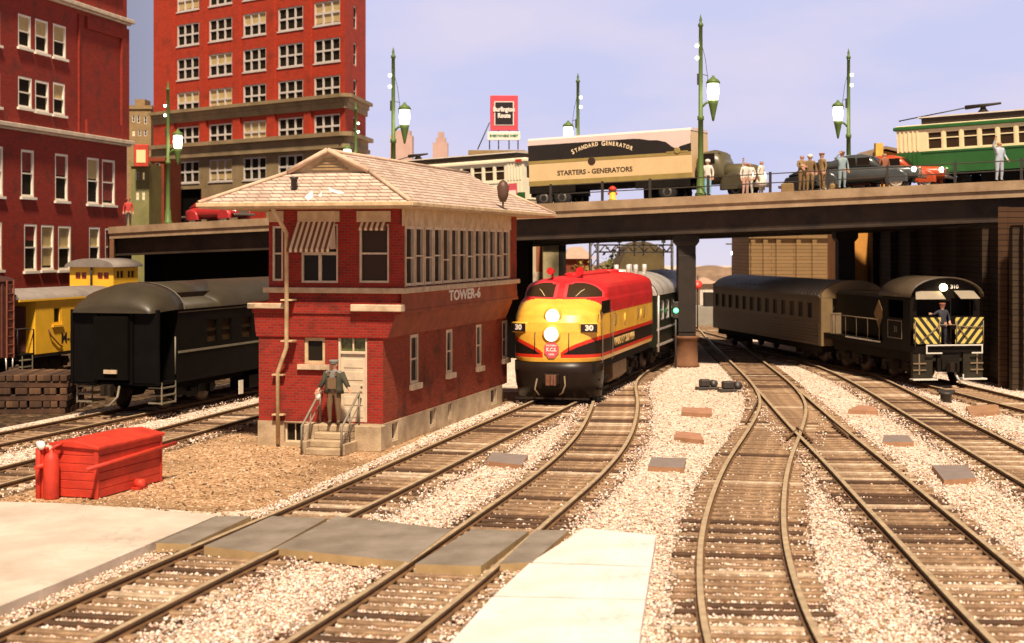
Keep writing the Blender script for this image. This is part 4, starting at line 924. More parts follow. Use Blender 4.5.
for z in (6.2,5.6): MB().box(-.55,.55,-.12,-.02,z,z+.1).build('crossarm',m_trunk,t)
MB().lathe([(0,-.2),(.16,-.12),(.2,0),(.16,.12),(0,.2)],(0,-.3,4.95),10).build('lamp',m_bulb,t)
t = thing('signal_target','small red disc signal right of the pier','signal',((697.5-512)/F*100,100,0)); MB().tube([(0,0,0),(0,0,3.6)],.05,6).build('mast',m_dk,t); MB().lathe([(0,-.05),(.3,-.05),(.3,.05),(0,.05)],(0,-.1,3.0),12,'y').build('disc',paint('disc_red',(.7,.05,.03),.4,.05),t)
t = thing('loading_dock','grey concrete loading dock behind the coach','loading dock',((694-512)/F*106,106,0)); MB().box(0,3.6,0,3,0,1.35).build('wall',paint('dock_grey',(.30,.27,.22),.9,.1,2),t); MB().box(.8,2.2,.3,1.5,1.35,2.3).build('crate',m_pier,t); MB().lathe([(0,0),(.5,0),(.5,1.1),(.3,1.5),(0,1.6)],(2.6,1,1.35),14).build('tank',m_wl,t)
# ---------------------------------------------------------------- rolling stock
def onrail(k, Y):
    C = TR[k]; best = min(range(len(C)), key=lambda i: abs(C[i][1]-Y)); return C[best]
def railframe(k, Y0, Y1):
    a, b = onrail(k, Y0), onrail(k, Y1); return Fm(a[0]-(b[0]-a[0])/(b[1]-a[1])*(a[1]-Y0), Y0, (b[0]-a[0])/(b[1]-a[1]))
RZ = .19
m_whl = paint('wheel_steel', (.09,.055,.035), .5, .2, 3, .3); m_trk = paint('truck_frame', (.03,.02,.014), .7, .2, 4, spec=.1)
m_black = paint('car_black', (.006,.005,.0045), .5, .2, 1.5, spec=.06); m_und = paint('underframe', (.016,.012,.009), .75, .2, 3, spec=.1)
def bogie(parent, y, wb=2.4, r=.48, fr=m_trk):
    b = MB()
    for s in (-1, 1):
        b.xprism([(y-wb/2-.45,.52),(y-wb/2-.3,.75),(y-.5,.8),(y-.35,.95),(y+.35,.95),(y+.5,.8),(y+wb/2+.3,.75),(y+wb/2+.45,.52),(y+wb/2+.2,.38),(y+.5,.42),(y+.35,.3),(y-.35,.3),(y-.5,.42),(y-wb/2-.2,.38)], s*1.0-.07, s*1.0+.07)
        for d in (-wb/2, wb/2): b.box(s*1.08-.06 if s>0 else s*1.08-.06, s*1.08+.06, y+d-.16, y+d+.16, .36, .62)
        for k in range(3): b.lathe([(0,-.0),(.09,0),(.09,.3),(0,.3)], (s*1.12, y-.2+k*.2, .5), 8)
    b.box(-1.0,1.0,y-.25,y+.25,.5,.85)
    o = b.build('bogie', fr, parent)
    for d in (-wb/2, wb/2):
        for s in (-1, 1):
            MB().lathe([(0,-.06),(r-.08,-.06),(r-.05,-.02),(r,-.02),(r+.0,.05),(r+.03,.06),(r+.03,.08),(0,.08)] if s<0 else [(0,-.08),(r+.03,-.08),(r+.03,-.06),(r,-.05),(r,.02),(r-.05,.02),(r-.08,.06),(0,.06)], (s*.78, y+d, r), 20, 'x').build('wheel', m_whl, o)
    return o
def coupler(parent, y, z=.85, m=None):
    b = MB(); b.box(-.1,.1,y-.0,y+.6,z-.1,z+.1); b.prism([(-.18,y-.05),(-.12,y-.28),(.02,y-.3),(.04,y-.16),(.12,y-.14),(.16,y-.3),(.22,y-.26),(.2,y)], z-.17, z+.17); return b.build('coupler', m or m_trk, parent)
# --- red and yellow streamlined locomotive
LF = railframe('A', 52.6, 64.0)
L = thing('diesel_locomotive', 'red, yellow and black streamlined diesel locomotive with two lit headlights', 'locomotive', LF.loc(RZ), LF.rz)
m_yel = paint('loco_yellow', (.86,.50,.07), .38, .05, 1.3, spec=.45, c2=(.66,.34,.035)); m_red = paint('loco_red', (.62,.018,.022), .42, .08, 1.3, spec=.4, c2=(.42,.014,.014)); m_lblk = paint('loco_black', (.020,.012,.008), .35, .1, 2, spec=.2)
m_stripe = paint('loco_stripe_red', (.60,.03,.012), .35, .05, 2); m_cr = paint('loco_cream', (.85,.68,.36), .4, .05, 2)
LL = 12.7
m_pink = paint('surround_red', (.70,.05,.06), .35, .05, 2)
m_line0 = paint('iron_grey', (.20,.14,.08), .5, .1, 3)
prof = [(1.36,.02,1.50,1.5),(1.5,0,1.55,1.5),(2.0,0,1.555,1.5),(2.4,.03,1.555,1.5),(2.7,.10,1.555,1.5),(2.95,.24,1.555,1.52),(3.15,.45,1.555,1.55),(3.3,.72,1.555,1.6),(3.38,.98,1.55,1.6),(3.44,1.22,1.545,1.55),(3.50,1.36,1.53,1.5),(3.65,1.50,1.515,1.4),(3.85,1.70,1.48,1.35),(3.97,1.88,1.40,1.35),(4.06,2.15,1.24,1.35),(4.13,2.5,1.0,1.3),(4.20,3.0,.66,1.2),(4.24,3.7,.3,1.0),(4.255,4.1,.03,.9)]
def pin(z):
    z = max(prof[0][0], min(prof[-1][0], z))
    for i in range(len(prof)-1):
        if z <= prof[i+1][0]:
            t = (z-prof[i][0])/(prof[i+1][0]-prof[i][0]); return [prof[i][k]*(1-t)+prof[i+1][k]*t for k in (1,2,3)]
def lp(a, z, off=0.):     # a: -90..90 degrees across the nose, 0 = centre line
    f, w, ln = pin(z); s = 1 if a >= 0 else -1; b = R(90-abs(a)); e = 2/2.5
    x = s*w*max(0,cos(b))**e; y = f+ln-ln*max(0,sin(b))**e
    v = Vector((x, y, z)); 
    if off:
        d = .5; n = (Vector(lp(a+d, z))-Vector(lp(a-d, z))).cross(Vector(lp(a, z+.01))-Vector(lp(a, z-.01)))
        n.normalize(); 
        if n.y > 0 and abs(a) < 85 or n.x*s < -.3: n = -n
        v += n*off
    return v
zs = []; z = 1.36
while z < 4.255: zs.append(z); z += .019 if z < 3.4 else .03 if z < 3.95 else .012
zs.append(4.255)
sid = [LL-.0]+[LL-.12-k*(LL-3.4)/40 for k in range(40)]
mb = MB(); secs = []
for z in zs:
    f, w, ln = pin(z); ring_ = []
    ys = [y for y in np.linspace(LL, f+ln+.02, 44)]
    ring_ += [(w, y, z) for y in ys]; ring_ += [tuple(lp(a, z)) for a in np.linspace(90, -90, 200)]; ring_ += [(-w, y, z) for y in ys[::-1]]
    secs.append(ring_)
mb.loft(secs, 0, True, True)
def loco_mat(c):
    x, y, z = c; ax = abs(x)
    a = min(1., ax/1.5)
    zt_ = 1.52+.58*max(0.,(a-.20)/.80)**.66 if y < 1.6 else 2.10
    if ax < .30 and y < .6: zt_ = 0
    zb = 1.62
    if z >= zt_+.13:
        lim = 2.98 if y > 1.75 else 2.98+(1.75-y)*1.0
        if z > 3.47 or (y > 1.45 and z > lim) : return 1
        return 0
    if z > zt_: return 3 if zt_ > 0 else 0
    if z > zb: return 2
    if z > zb-.11: return 3
    return 0
for i, f in enumerate(mb.f):
    if len(f) == 4: c = sum((Vector(mb.v[k]) for k in f), Vector())/4; mb.m[i] = loco_mat(c)
    else: mb.m[i] = 1
mb.build('body', [m_yel, m_red, m_lblk, m_stripe], L)
# windscreens with pink red surround
for s in (-1, 1):
    def patch(a0, a1, z0, z1, off, mt, name, par, tap=0.):
        m_ = MB(); na, nz = 14, 8; vs = []
        for j in range(nz+1):
            for i in range(na+1):
                u = i/na; vv = j/nz
                top = z1-(z1-z0)*.62*max(0,(u-.30)/.70)**2-(.05 if u < .08 else 0); bot = z0+(z1-z0)*.10*u
                vs.append(lp(s*(a0+(a1-a0)*u), bot+(top-bot)*vv, off))
        m_.add(vs, [(j*(na+1)+i, j*(na+1)+i+1, (j+1)*(na+1)+i+1, (j+1)*(na+1)+i) for j in range(nz) for i in range(na)], 0, True)
        return m_.build(name, mt, par)
    patch(2.2, 66, 3.455, 4.05, .008, m_pink, 'windscreen_frame', L); wn = patch(5.5, 60, 3.50, 4.0, .02, m_gl2, 'windscreen', L)
    m_ = MB(); m_.tube([lp(s*16,3.54,.03), lp(s*22,3.70,.035), lp(s*27,3.78,.03)], .012, 5); m_.build('wiper', m_cr, wn)
# headlights
m_hl = glow('headlight', (1,.93,.72), 3.)
for z, r in ((2.92,.24),(2.32,.25)):
    f = pin(z)[0]; h_ = MB().lathe([(0,0),(r+.06,0),(r+.07,-.16),(r,-.2),(0,-.2)], (0,f+.12,z), 24, 'y').build('headlight_case', m_yel, L)
    MB().lathe([(0,-.02),(r*.8,-.012),(r-.01,.0),(0,.0)], (0,f-.085,z), 24, 'y').build('lens', m_hl, h_)
# emblem
m_em = paint('emblem_pink', (.68,.10,.13), .4, .05, 2); b = MB(); n8 = [(.27*cos(R(a)), .31*sin(R(a))) for a in (22,68,112,158,202,248,292,338)]
b.yprism([(x, 1.79+z) for x, z in n8], -.03, .06); em = b.build('emblem', m_em, L)
text('lettering','K.C.S.',.17,m_wl,em,Mx((0,-.035,1.79)),.85,.004,off=.008); text('lettering','SOUTHERN',.075,m_wl,em,Mx((0,-.035,1.93)),.9,.004,off=.003); text('lettering','LINES',.085,m_wl,em,Mx((0,-.035,1.63)),.9,.004,off=.003)
# number boards
for s in (-1, 1):
    c = lp(s*44, 2.52); ang = 24*s
    M = Matrix.Translation((c.x+.0*s, c.y+.07, 2.52)) @ Matrix.Rotation(R(ang), 4, 'Z')
    b = MB().box(-.34,.34,-.16,.3,-.18,.18,0,M); nb = b.build('number_board', m_yel, L, bevel=.04)
    MB().box(-.29,.29,-.175,-.162,-.14,.14,0,M).build('plate', m_bk, nb); text('lettering','30',.25,m_wl,nb,M @ Mx((0,-.18,0)),1.15,.004,off=.012)
for s in (-1, 1):
    b = MB(); b.tube([lp(s*17,1.75,.05), lp(s*17,2.35,.05)], .016, 5); b.tube([lp(s*17,1.75,.0), lp(s*17,1.75,.05)], .016, 5); b.tube([lp(s*17,2.35,.0), lp(s*17,2.35,.05)], .016, 5)
    b.tube([lp(s*62,2.75,.05), lp(s*62,2.95,.05)], .014, 5); b.build('grab_iron', m_dk, L)
# black pilot with coupler
b = MB(); sec = []
for z, sc, fy in ((1.345,1.0,.03),(1.0,1.0,.05),(.6,.98,.10),(.14,.93,.22)):
    rr_ = []
    for a in np.linspace(-90, 90, 40): p_ = lp(a, 1.5); rr_.append((p_.x*sc, p_.y*.9+fy, z))
    sec.append(rr_)
b.loft(sec, 0, True, False, False); o = b.build('pilot', m_lblk, L); sd = o.modifiers.new('s','SOLIDIFY'); sd.thickness=.05
m_cb = paint('coupler_rust', (.20,.08,.04), .6, .2, 5)
b = MB(); b.box(-.28,.28,-.12,.4,.62,.98); b.build('coupler_pocket', m_lblk, L, bevel=.03); coupler(L, -.12, .78, m_cb)
b = MB(); b.tube([(.45,-.02,.9),(.5,-.15,.6),(.42,-.18,.35),(.3,-.12,.28)], .03, 6); b.build('air_hose', m_line0, L); b = MB(); b.tube([(-.5,-.02,.8),(-.55,-.15,.45),(-.4,-.12,.25)], .03, 6); b.build('air_hose', m_line0, L)
b = MB(); b.box(-1.3,1.3,.05,.09,.1,.16); b.build('rail_guard', m_trk, L)
# horns, roof tanks, fan
for x, yy, r in ((-.55,2.5,.13),(.42,3.0,.15)):
    b = MB(); b.tube([(x,yy+.2,4.05),(x,yy+.2,4.40)], .04, 6); b.tube([(x,yy+.45,4.42),(x,yy-.05,4.42),(x,yy-.2,4.42)], [.05,.09,r], 12); b.build('horn', m_red, L)
b = MB(); b.loft([ell(.34,4.14,4.36,y,16,2.6) if 3.6<y<9.9 else ell(.12,4.16,4.30,y,16) for y in (3.2,3.7,5,7,9.5,10.2)]); b.build('roof_tank', m_red, L)
MB().lathe([(0,0),(.5,0),(.5,.12),(.42,.16),(0,.16)], (-.1,11.2,4.2), 20).build('roof_fan', m_red, L)
# right side details
Xs = 1.557
b = MB()
y0d, y1d = LF.ly(601.5,Xs), LF.ly(610.5,Xs)
b.box(Xs,Xs+.012,y0d,y0d+.03,1.5,3.5); b.box(Xs,Xs+.012,y1d-.03,y1d,1.5,3.5); b.build('cab_door', m_dk, L)
b = MB(); b.box(Xs-.02,Xs+.004,y0d+.1,y1d-.12,2.98,3.42); b.build('cab_window', m_gl, L)
for y in (y0d-.12, y1d+.12): b = MB(); b.tube([(Xs+.005,y,1.3),(Xs+.07,y,1.35),(Xs+.07,y,3.0),(Xs+.005,y,3.05)], .013, 5); b.build('grab_iron', m_line0, L)
for px in (614.5, 637, 643): y = LF.ly(px, Xs); b = MB(); b.tube([(Xs+.005,y,2.45),(Xs+.05,y+.02,2.5),(Xs+.05,y+.12,2.85),(Xs+.005,y+.14,2.9)], .016, 5); b.build('grab_iron', m_dk, L)
ya, yb = LF.ly(613.5,Xs), LF.ly(635,Xs); text('lettering','KANSAS CITY SOUTHERN',.42,paint('gold_letter',(.62,.40,.14),.5,.1),L,Mx((Xs+.003,(ya+yb)/2,1.86),90,90),(yb-ya)/5.35,.006)
b = MB()
for k in range(16): b.box(Xs,Xs+.02,y1d+.6+k*.55,y1d+.63+k*.55,3.0,3.32)
b.build('louvre', paint('dark_red',(.30,.02,.015),.5), L)
for px in (625, 641): y = LF.ly(px,Xs); MB().lathe([(0,0),(.2,0),(.2,.02),(0,.02)], (Xs,y,2.62), 16, 'x').build('porthole', m_yel, L)
b = MB(); b.box(-1.4,1.4,.5,LL,1.05,1.345); b.build('underframe', m_und, L)
m_tank = paint('fuel_tank',(.22,.12,.045),.5,.2,3)
b = MB(); b.yprism([(-1.3,.5),(-1.1,.3),(1.1,.3),(1.3,.5),(1.3,1.05),(-1.3,1.05)],4.6,7.6); b.build('fuel_tank', m_tank, L, bevel=.03)
bogie(L, 2.6, 2.6, .5); bogie(L, 9.9, 2.6, .5)
for k in range(3): pass
b = MB(); b.box(1.2,1.5,y0d,y1d,.35,.4); b.box(1.2,1.5,y0d,y1d,.7,.75); b.box(1.2,1.24,y0d-.03,y1d+.03,.35,1.3); b.build('steps', m_und, L)
# --- green coach behind the locomotive
CF = railframe('A', 66.2, 80.0)
m_dgr = paint('coach_green', (.016,.018,.01), .4, .1, 2, spec=.15); m_sil = paint('coach_silver', (.62,.56,.50), .35, .1, 2, .35)
c = thing('passenger_coach', 'dark green coach with silver roof coupled behind the red and yellow locomotive', 'railway coach', CF.loc(RZ), CF.rz)
mb = MB(); Lc = 12.; wn_ = [(1.2+k*1.5, 2.2+k*1.5, 2.1, 2.95) for k in range(7)]
for s in (1,-1): holewall(mb,(s*1.52,0,0),(0,1,0),(s,0,0),0,Lc,1.0,3.2,wn_,.08)
mb.quad((-1.52,0,1),(1.52,0,1),(1.52,0,3.2),(-1.52,0,3.2)); mb.quad((-1.52,Lc,1),(1.52,Lc,1),(1.52,Lc,3.2),(-1.52,Lc,3.2)); mb.quad((-1.52,0,1),(1.52,0,1),(1.52,Lc,1),(-1.52,Lc,1)); mb.build('body', m_dgr, c)
for h in wn_: window(c,(1.52,0,0),(0,1,0),(1,0,0),*h,m_sil,m_gl,1,2,.06,.05)
arch = lambda y, w, z0, h, n=14, dy=0: [(w*cos(pi*k/n), y, z0+h*sin(pi*k/n)) for k in range(n+1)]
b = MB(); b.loft([arch(-.02,1.5,3.2,.75),arch(.3,1.54,3.2,.95),arch(Lc,1.54,3.2,.95)],0,True,True,False); b.build('roof', m_sil, c)
b = MB()
for k in range(7):
    y = .05+k*1.8; b.loft([arch(y,1.56,3.2,.98),arch(y+.14,1.56,3.2,.98)],0,False,False,False)
for x, y in ((-.4,1.),(.1,1.2),(.35,1.6),(-.2,3.2),(.4,3.6)): b.lathe([(0,4.05),(.11,4.05),(.11,4.5),(0,4.5)],(x,y,0),10)
b.lathe([(0,4.02),(.62,4.05),(.6,4.25),(0,4.3)],(-.5,2.2,0),18); b.build('roof_fitting', m_sil, c)
b = MB()
for y in (.15,Lc-.15):
    b.tube([(1.56,y,.8),(1.58,y,3.2)],.05,6)
b.box(1.53,1.56,0,Lc,1.7,1.78); b.box(1.53,1.56,0,Lc,1.02,1.12); b.build('trim', m_sil, c)
MB().box(-1.3,1.3,.3,Lc-.3,.75,.99).build('underframe', m_und, c); bogie(c,2.2); bogie(c,Lc-2.2)
MB().box(-.5,.5,-.5,.0,1.1,3.1).build('gangway', m_blk, c)
# --- black heavyweight passenger car
GF = railframe('G', 48.9, 71.0)
m_olv = paint('roof_olive', (.050,.038,.022), .42, .15, 1.2, spec=.35)
c = thing('passenger_car', 'black heavyweight passenger car with olive roof and open end platform on the left', 'railway carriage', GF.loc(RZ), GF.rz)
Lh = 23.; wn_ = []
for k in range(7): wn_ += [(3.4+k*2.7, 4.2+k*2.7, 2.05, 2.85), (4.5+k*2.7, 5.3+k*2.7, 2.05, 2.85)]
mb = MB()
for s in (1,-1): holewall(mb,(s*1.5,0,0),(0,1,0),(s,0,0),1.35,Lh,1.0,3.3,wn_,.1)
mb.box(-1.499,1.499,1.36,1.42,1.0,3.3); mb.box(-1.499,1.499,Lh-.06,Lh-.001,1.0,3.3); mb.box(-1.499,1.499,0.05,Lh,.92,.998)
for s in (1,-1): mb.box(s*1.5-.05,s*1.5+.05,.0,.12,.95,3.3); mb.box(s*.62-.06,s*.62+.06,-.05,.1,.95,3.2); mb.box(min(s*.69,s*1.44),max(s*.69,s*1.44),.02,.07,1.0,3.2)
mb.build('body', m_black, c)
m_dwn = glassm('carriage_pane', (.05,.028,.012), .2)
for h in wn_: window(c,(1.5,0,0),(0,1,0),(1,0,0),*h,m_black,m_dwn,1,2,.05,.05,shade=random.choice([None,m_blind]) if False else None)
m_line = paint('belt_line', (.20,.17,.12), .5, .1, 3)
b = MB(); b.box(1.502,1.53,1.4,Lh,1.86,1.93); b.box(1.502,1.52,1.4,Lh,3.16,3.2); b.build('belt_rail', m_line, c)
# roof
b = MB(); b.loft([arch(1.2,1.56,3.27,.44),arch(Lh,1.56,3.27,.44)],0,True,True,False); b.build('lower_roof', m_olv, c)
b = MB(); b.loft([arch(-.2,1.30,3.2,.22),arch(-.1,1.42,3.2,.42),arch(.12,1.50,3.22,.62),arch(.5,1.56,3.25,.77),arch(1.1,1.575,3.27,.85),arch(1.7,1.575,3.27,.87)],0,True,True,False); b.build('end_hood', m_olv, c)
b = MB(); b.loft([arch(1.5,.95,3.55,.57),arch(6.,.95,3.55,.57)],0,True,True,False); cl = b.build('clerestory', m_olv, c)
b = MB(); b.box(.90,.97,1.75,5.5,3.45,3.78); b.build('clerestory_glass', m_gl, cl)
b = MB(); b.loft([arch(4.2,1.56,3.27,.42),arch(4.6,1.56,3.27,.62),arch(5.3,1.57,3.27,.80),arch(6.2,1.575,3.27,.86),arch(Lh-.5,1.575,3.27,.86),arch(Lh,1.4,3.27,.6)],0,True,True,False); b.build('smooth_roof', m_olv, c)
b = MB(); b.loft([arch(1.62,1.59,3.27,.885),arch(1.70,1.59,3.27,.885)],0,False,False,False); b.build('roof_edge', m_line, c)
# platform end
b = MB(); b.box(-.6,.6,-.22,.0,1.1,3.1); b.build('gangway', m_blk, c)
b = MB(); b.box(-.2,.25,-.3,-.24,1.3,1.42); b.build('buffer_plate', m_trim, c)
for s in (1,-1):
    b = MB()
    for k in range(3): b.box(min(s*1.0,s*1.52),max(s*1.0,s*1.52),.35+.0*k,1.2,.85-.24*k-.05,.85-.24*k)
    b.box(s*1.5-.02,s*1.5+.02,.3,.34,.3,1.0); b.box(s*1.5-.02,s*1.5+.02,1.2,1.24,.3,1.0); b.build('steps', m_line, c)
    b = MB(); b.tube([(s*1.45,.2,1.1),(s*1.45,.15,2.4)],.025,6); b.tube([(s*1.45,1.3,1.2),(s*1.45,1.3,2.4)],.025,6); b.build('handrail', m_line, c)
coupler(c,-.35,.8); b = MB(); b.tube([(.3,-.2,.9),(.38,-.45,.6),(.2,-.6,.35),(.0,-.55,.3)],.04,6); b.build('air_hose', m_line, c)
MB().box(-1.2,1.2,1.5,Lh-1,.7,.918).build('underframe', m_blk, c); b = MB(); b.box(.6,1.35,7.,9.5,.25,.7); b.box(.6,1.35,11,12.4,.3,.7); b.build('battery_box', m_black, c)
bogie(c,3.2,2.6,.46,m_black); bogie(c,Lh-3.2,2.6,.46,m_black)
yt = GF.ly(238,1.4); b = MB().box(1.42,1.44,yt,yt+.34,.12,.60); tg = b.build('notice', paint('paper_white',(.8,.72,.6),.8,.05), c)
# --- yellow caboose and boxcar on the far left
IF = railframe('I', 62., 74.)
m_cy = paint('caboose_yellow', (.80,.43,.025), .5, .08, 1.5); m_cyd = paint('caboose_roof_grey', (.22,.18,.15), .7, .15, 2); m_brn = paint('boxcar_brown', (.15,.045,.028), .7, .2, 2, bump=.1)
c = thing('caboose', 'yellow caboose with cupola half hidden by the black passenger car', 'caboose', IF.loc(RZ), IF.rz)
Lb = 10.5; yw = IF.ly(53,1.43); ws = [(yw,yw+.62,2.12,2.86),(7.2,7.9,2.12,2.86)]
mb = MB(); 
for s in (1,-1): holewall(mb,(s*1.43,0,0),(0,1,0),(s,0,0),0,Lb,1.0,3.2,ws,.1)
mb.box(-1.429,1.429,.0,.05,1.0,3.2); mb.box(-1.429,1.429,Lb-.05,Lb,1.0,3.2); mb.build('body', m_cy, c)
for h in ws: window(c,(1.43,0,0),(0,1,0),(1,0,0),*h,m_cy,m_gl,1,1,.09,.04,sill=(m_cy,.1,.08,.08))
MB().box(-1.3,1.3,-1.1,Lb+1.1,.85,.98).build('underframe', m_und, c)
b = MB(); b.box(-1.435,1.44,-.0,Lb,.86,.97); b.build('side_sill', m_und, c)
b = MB(); b.loft([arch(-1.2,1.5,3.2,.38),arch(Lb+1.2,1.5,3.2,.38)],0,True,True,False); ro = b.build('roof', m_cyd, c)
b = MB(); b.box(1.44,1.52,-1.2,Lb+1.2,3.12,3.2); b.box(1.44,1.475,.02,Lb,2.96,3.1); b.build('fascia', m_cy, c)
cx_, c0, c1 = 1.08, 6.6, 8.75
cw = [(c0+.25,c0+.95,3.85,4.25),(c0+1.2,c0+1.9,3.85,4.25)]
mb = MB(); holewall(mb,(cx_,0,0),(0,1,0),(1,0,0),c0,c1,3.4,4.4,cw,.08); holewall(mb,(0,c0,0),(1,0,0),(0,-1,0),-cx_,cx_,3.2,4.4,[(-.85,-.2,3.8,4.2),(.25,.9,3.8,4.2)],.08)
mb.quad((-cx_,c0,3.4),(-cx_,c1,3.4),(-cx_,c1,4.4),(-cx_,c0,4.4)); mb.quad((-cx_,c1,3.4),(cx_,c1,3.4),(cx_,c1,4.4),(-cx_,c1,4.4))
cn = 10; mb.add([(cx_*cos(pi*k/cn),c0,4.399+.3*sin(pi*k/cn)) for k in range(cn+1)],[tuple(range(cn+1))]); cu_ = mb.build('cupola', m_cy, c)
for h in cw: window(cu_,(cx_,0,0),(0,1,0),(1,0,0),*h,m_cy,m_gl2,2,1,.05,.03,mw=.05)
for h in ((-.85,-.2,3.8,4.2),(.25,.9,3.8,4.2)): window(cu_,(0,c0,0),(1,0,0),(0,-1,0),*h,m_cy,paint('red_pane',(.25,.03,.015),.3),2,1,.05,.03,mw=.05)
b = MB(); b.loft([arch(c0-.22,cx_+.14,4.38,.38),arch(c1+.22,cx_+.14,4.38,.38)],0,True,True,False); b.build('cupola_roof', m_cyd, c)
b = MB(); b.tube([(0.05,c0-.1,3.4),(0.05,c0-.1,4.75)],.05,8); b.build('smoke_pipe', m_dk, c)
# end platform
b = MB(); b.box(-1.35,1.35,-1.1,0,1.0,1.06); b.build('platform', m_und, c)
b = MB()
for x in (-1.3,-.4,.4,1.3): b.tube([(x,-1.05,1.06),(x,-1.05,2.05)],.03,6)
b.tube([(-1.3,-1.05,2.05),(-.4,-1.05,2.05),(.4,-1.05,2.05),(1.3,-1.05,2.05),(1.35,-.5,2.05),(1.38,-.05,2.0),(1.38,-.05,1.0)],.03,6); b.build('railing', m_dk, c)
b = MB()
for k in range(3): b.box(1.05,1.48,-.95,-.3,.28+k*.26,.32+k*.26)
b.box(1.0,1.04,-1.0,-.96,.25,1.0); b.box(1.46,1.49,-1.0,-.96,.25,1.0); b.box(1.46,1.49,-.3,-.26,.25,1.0); b.build('steps', m_line, c)
MB().box(.3,1.0,-.06,-.002,1.1,2.9).build('end_door', m_brn, c); MB().box(-1.0,-.35,-.05,-.002,2.0,2.7).build('end_window', m_gl, c)
y_ = IF.ly(61,1.45); b = MB(); b.tube([(1.46,.9,1.95),(1.5,1.0,1.7),(1.5,1.6,1.3),(1.46,1.9,1.2)],.03,6); b.build('grab_iron', m_brn, c)
ya = IF.ly(61.5,1.45); text('lettering','M-K-T',.62,m_bk,c,Mx((1.434,ya,1.52),90,90),.95,.004,'LEFT',off=.012)
coupler(c,-1.3,.75); bogie(c,1.8,1.7,.42); bogie(c,8.6,1.7,.42)
# boxcar
yo = IF.ly(13,1.45); c = thing('boxcar', 'weathered brown boxcar with ladder cut by the left edge', 'boxcar', (*IF.w(0,yo),RZ), IF.rz)
MB().box(-1.45,1.45,-12,0,1.0,3.95).build('body', m_brn, c, bevel=.03)
b = MB()
for k in range(12): b.box(1.452,1.50,-11.8+k*1.0,-11.7+k*1.0,1.05,3.85)
b.build('rib', m_brn, c); b = MB(); b.loft([arch(-12.1,1.5,3.95,.25),arch(.1,1.5,3.95,.25)],0,True,True,False); b.build('roof', m_brn, c)
m_lad = paint('ladder_rust',(.30,.09,.05),.6); b = MB()
for y in (-.55,-.1): b.box(1.53,1.57,y-.03,y+.03,1.0,4.0)
for k in range(9): b.box(1.53,1.56,-.55,-.1,1.15+k*.33,1.19+k*.33)
b.build('ladder', m_lad, c); b = MB(); b.tube([(1.5,-.55,1.0),(1.5,-.5,.35),(1.5,-.1,.35),(1.5,-.1,1.0)],.03,5); b.build('stirrup', m_sil, c)
MB().box(-1.3,1.3,-11.9,-.1,.85,.998).build('underframe', m_und, c); bogie(c,-1.8,1.7,.42); coupler(c,.3,.75)
# --- silver coach on the right
FC = railframe('F', 68.8, 84.6)
m_bud = paint('stainless', (.14,.10,.065), .42, .15, .8, .35, c2=(.13,.09,.06)); m_budr = paint('stainless_roof', (.36,.31,.24), .5, .1, .8, .15)
c = thing('silver_coach', 'fluted silver coach standing behind the striped switcher under the bridge', 'railway coach', FC.loc(RZ), FC.rz)
Lz = 15.8; X_ = 1.5; wz = [(.9+k*1.15, 1.6+k*1.15, 2.05, 2.8) for k in range(13)]
mb = MB()
for s in (1,-1): holewall(mb,(s*X_,0,0),(0,1,0),(s,0,0),0,Lz,.9,3.05,wz,.06)
mb.box(-X_+.001,X_-.001,.0,.05,.9,3.3); mb.box(-X_+.001,X_-.001,Lz-.05,Lz,.9,3.3); mb.build('body', m_bud, c)
for h in wz: window(c,(-X_,0,0),(0,1,0),(-1,0,0),*h,m_bud,m_gl,1,1,.04,.03)
b = MB()
for k in range(7): b.box(-X_-.035,-X_-.002,.05,Lz-.05,.95+k*.14,1.03+k*.14)
for k in range(2): b.box(-X_-.03,-X_-.002,.05,Lz-.05,2.92+k*.12,2.98+k*.12)
b.build('fluting', m_bud, c)
b = MB(); b.loft([arch(0.,X_+.02,3.05,.72),arch(Lz,X_+.02,3.05,.72)],0,True,True,False); ro = b.build('roof', m_budr, c)
b = MB()
for k in range(38): y = .3+k*.41; b.loft([arch(y,X_+.045,3.05,.745),arch(y+.1,X_+.045,3.05,.745)],0,False,False,False)
b.build('roof_rib', m_budr, ro)
b = MB()
for k in range(6): b.box(-1.35,-1.28,8.5+k*.7,8.8+k*.7,3.25,3.4)
b.build('vent', m_blk, ro)
b = MB(); b.loft([[(X_*1.02*cos(pi*k/14),y,3.0+.8*sin(pi*k/14)) for k in range(15)] for y in (-.25,-.001)],0,False,True,False); b.box(-X_-.02,-X_+.5,-.25,-.001,.9,3.05); b.box(X_-.5,X_+.02,-.25,-.001,.9,3.05); b.build('end_frame', paint('end_tan',(.20,.13,.06),.5,.1,2), c)
MB().box(-.5,.5,-.5,-.26,1.0,3.1).build('gangway', m_blk, c)
MB().box(-1.3,1.3,.3,Lz-.3,.6,.898).build('underframe', m_und, c); bogie(c,2.6); bogie(c,Lz-2.6)
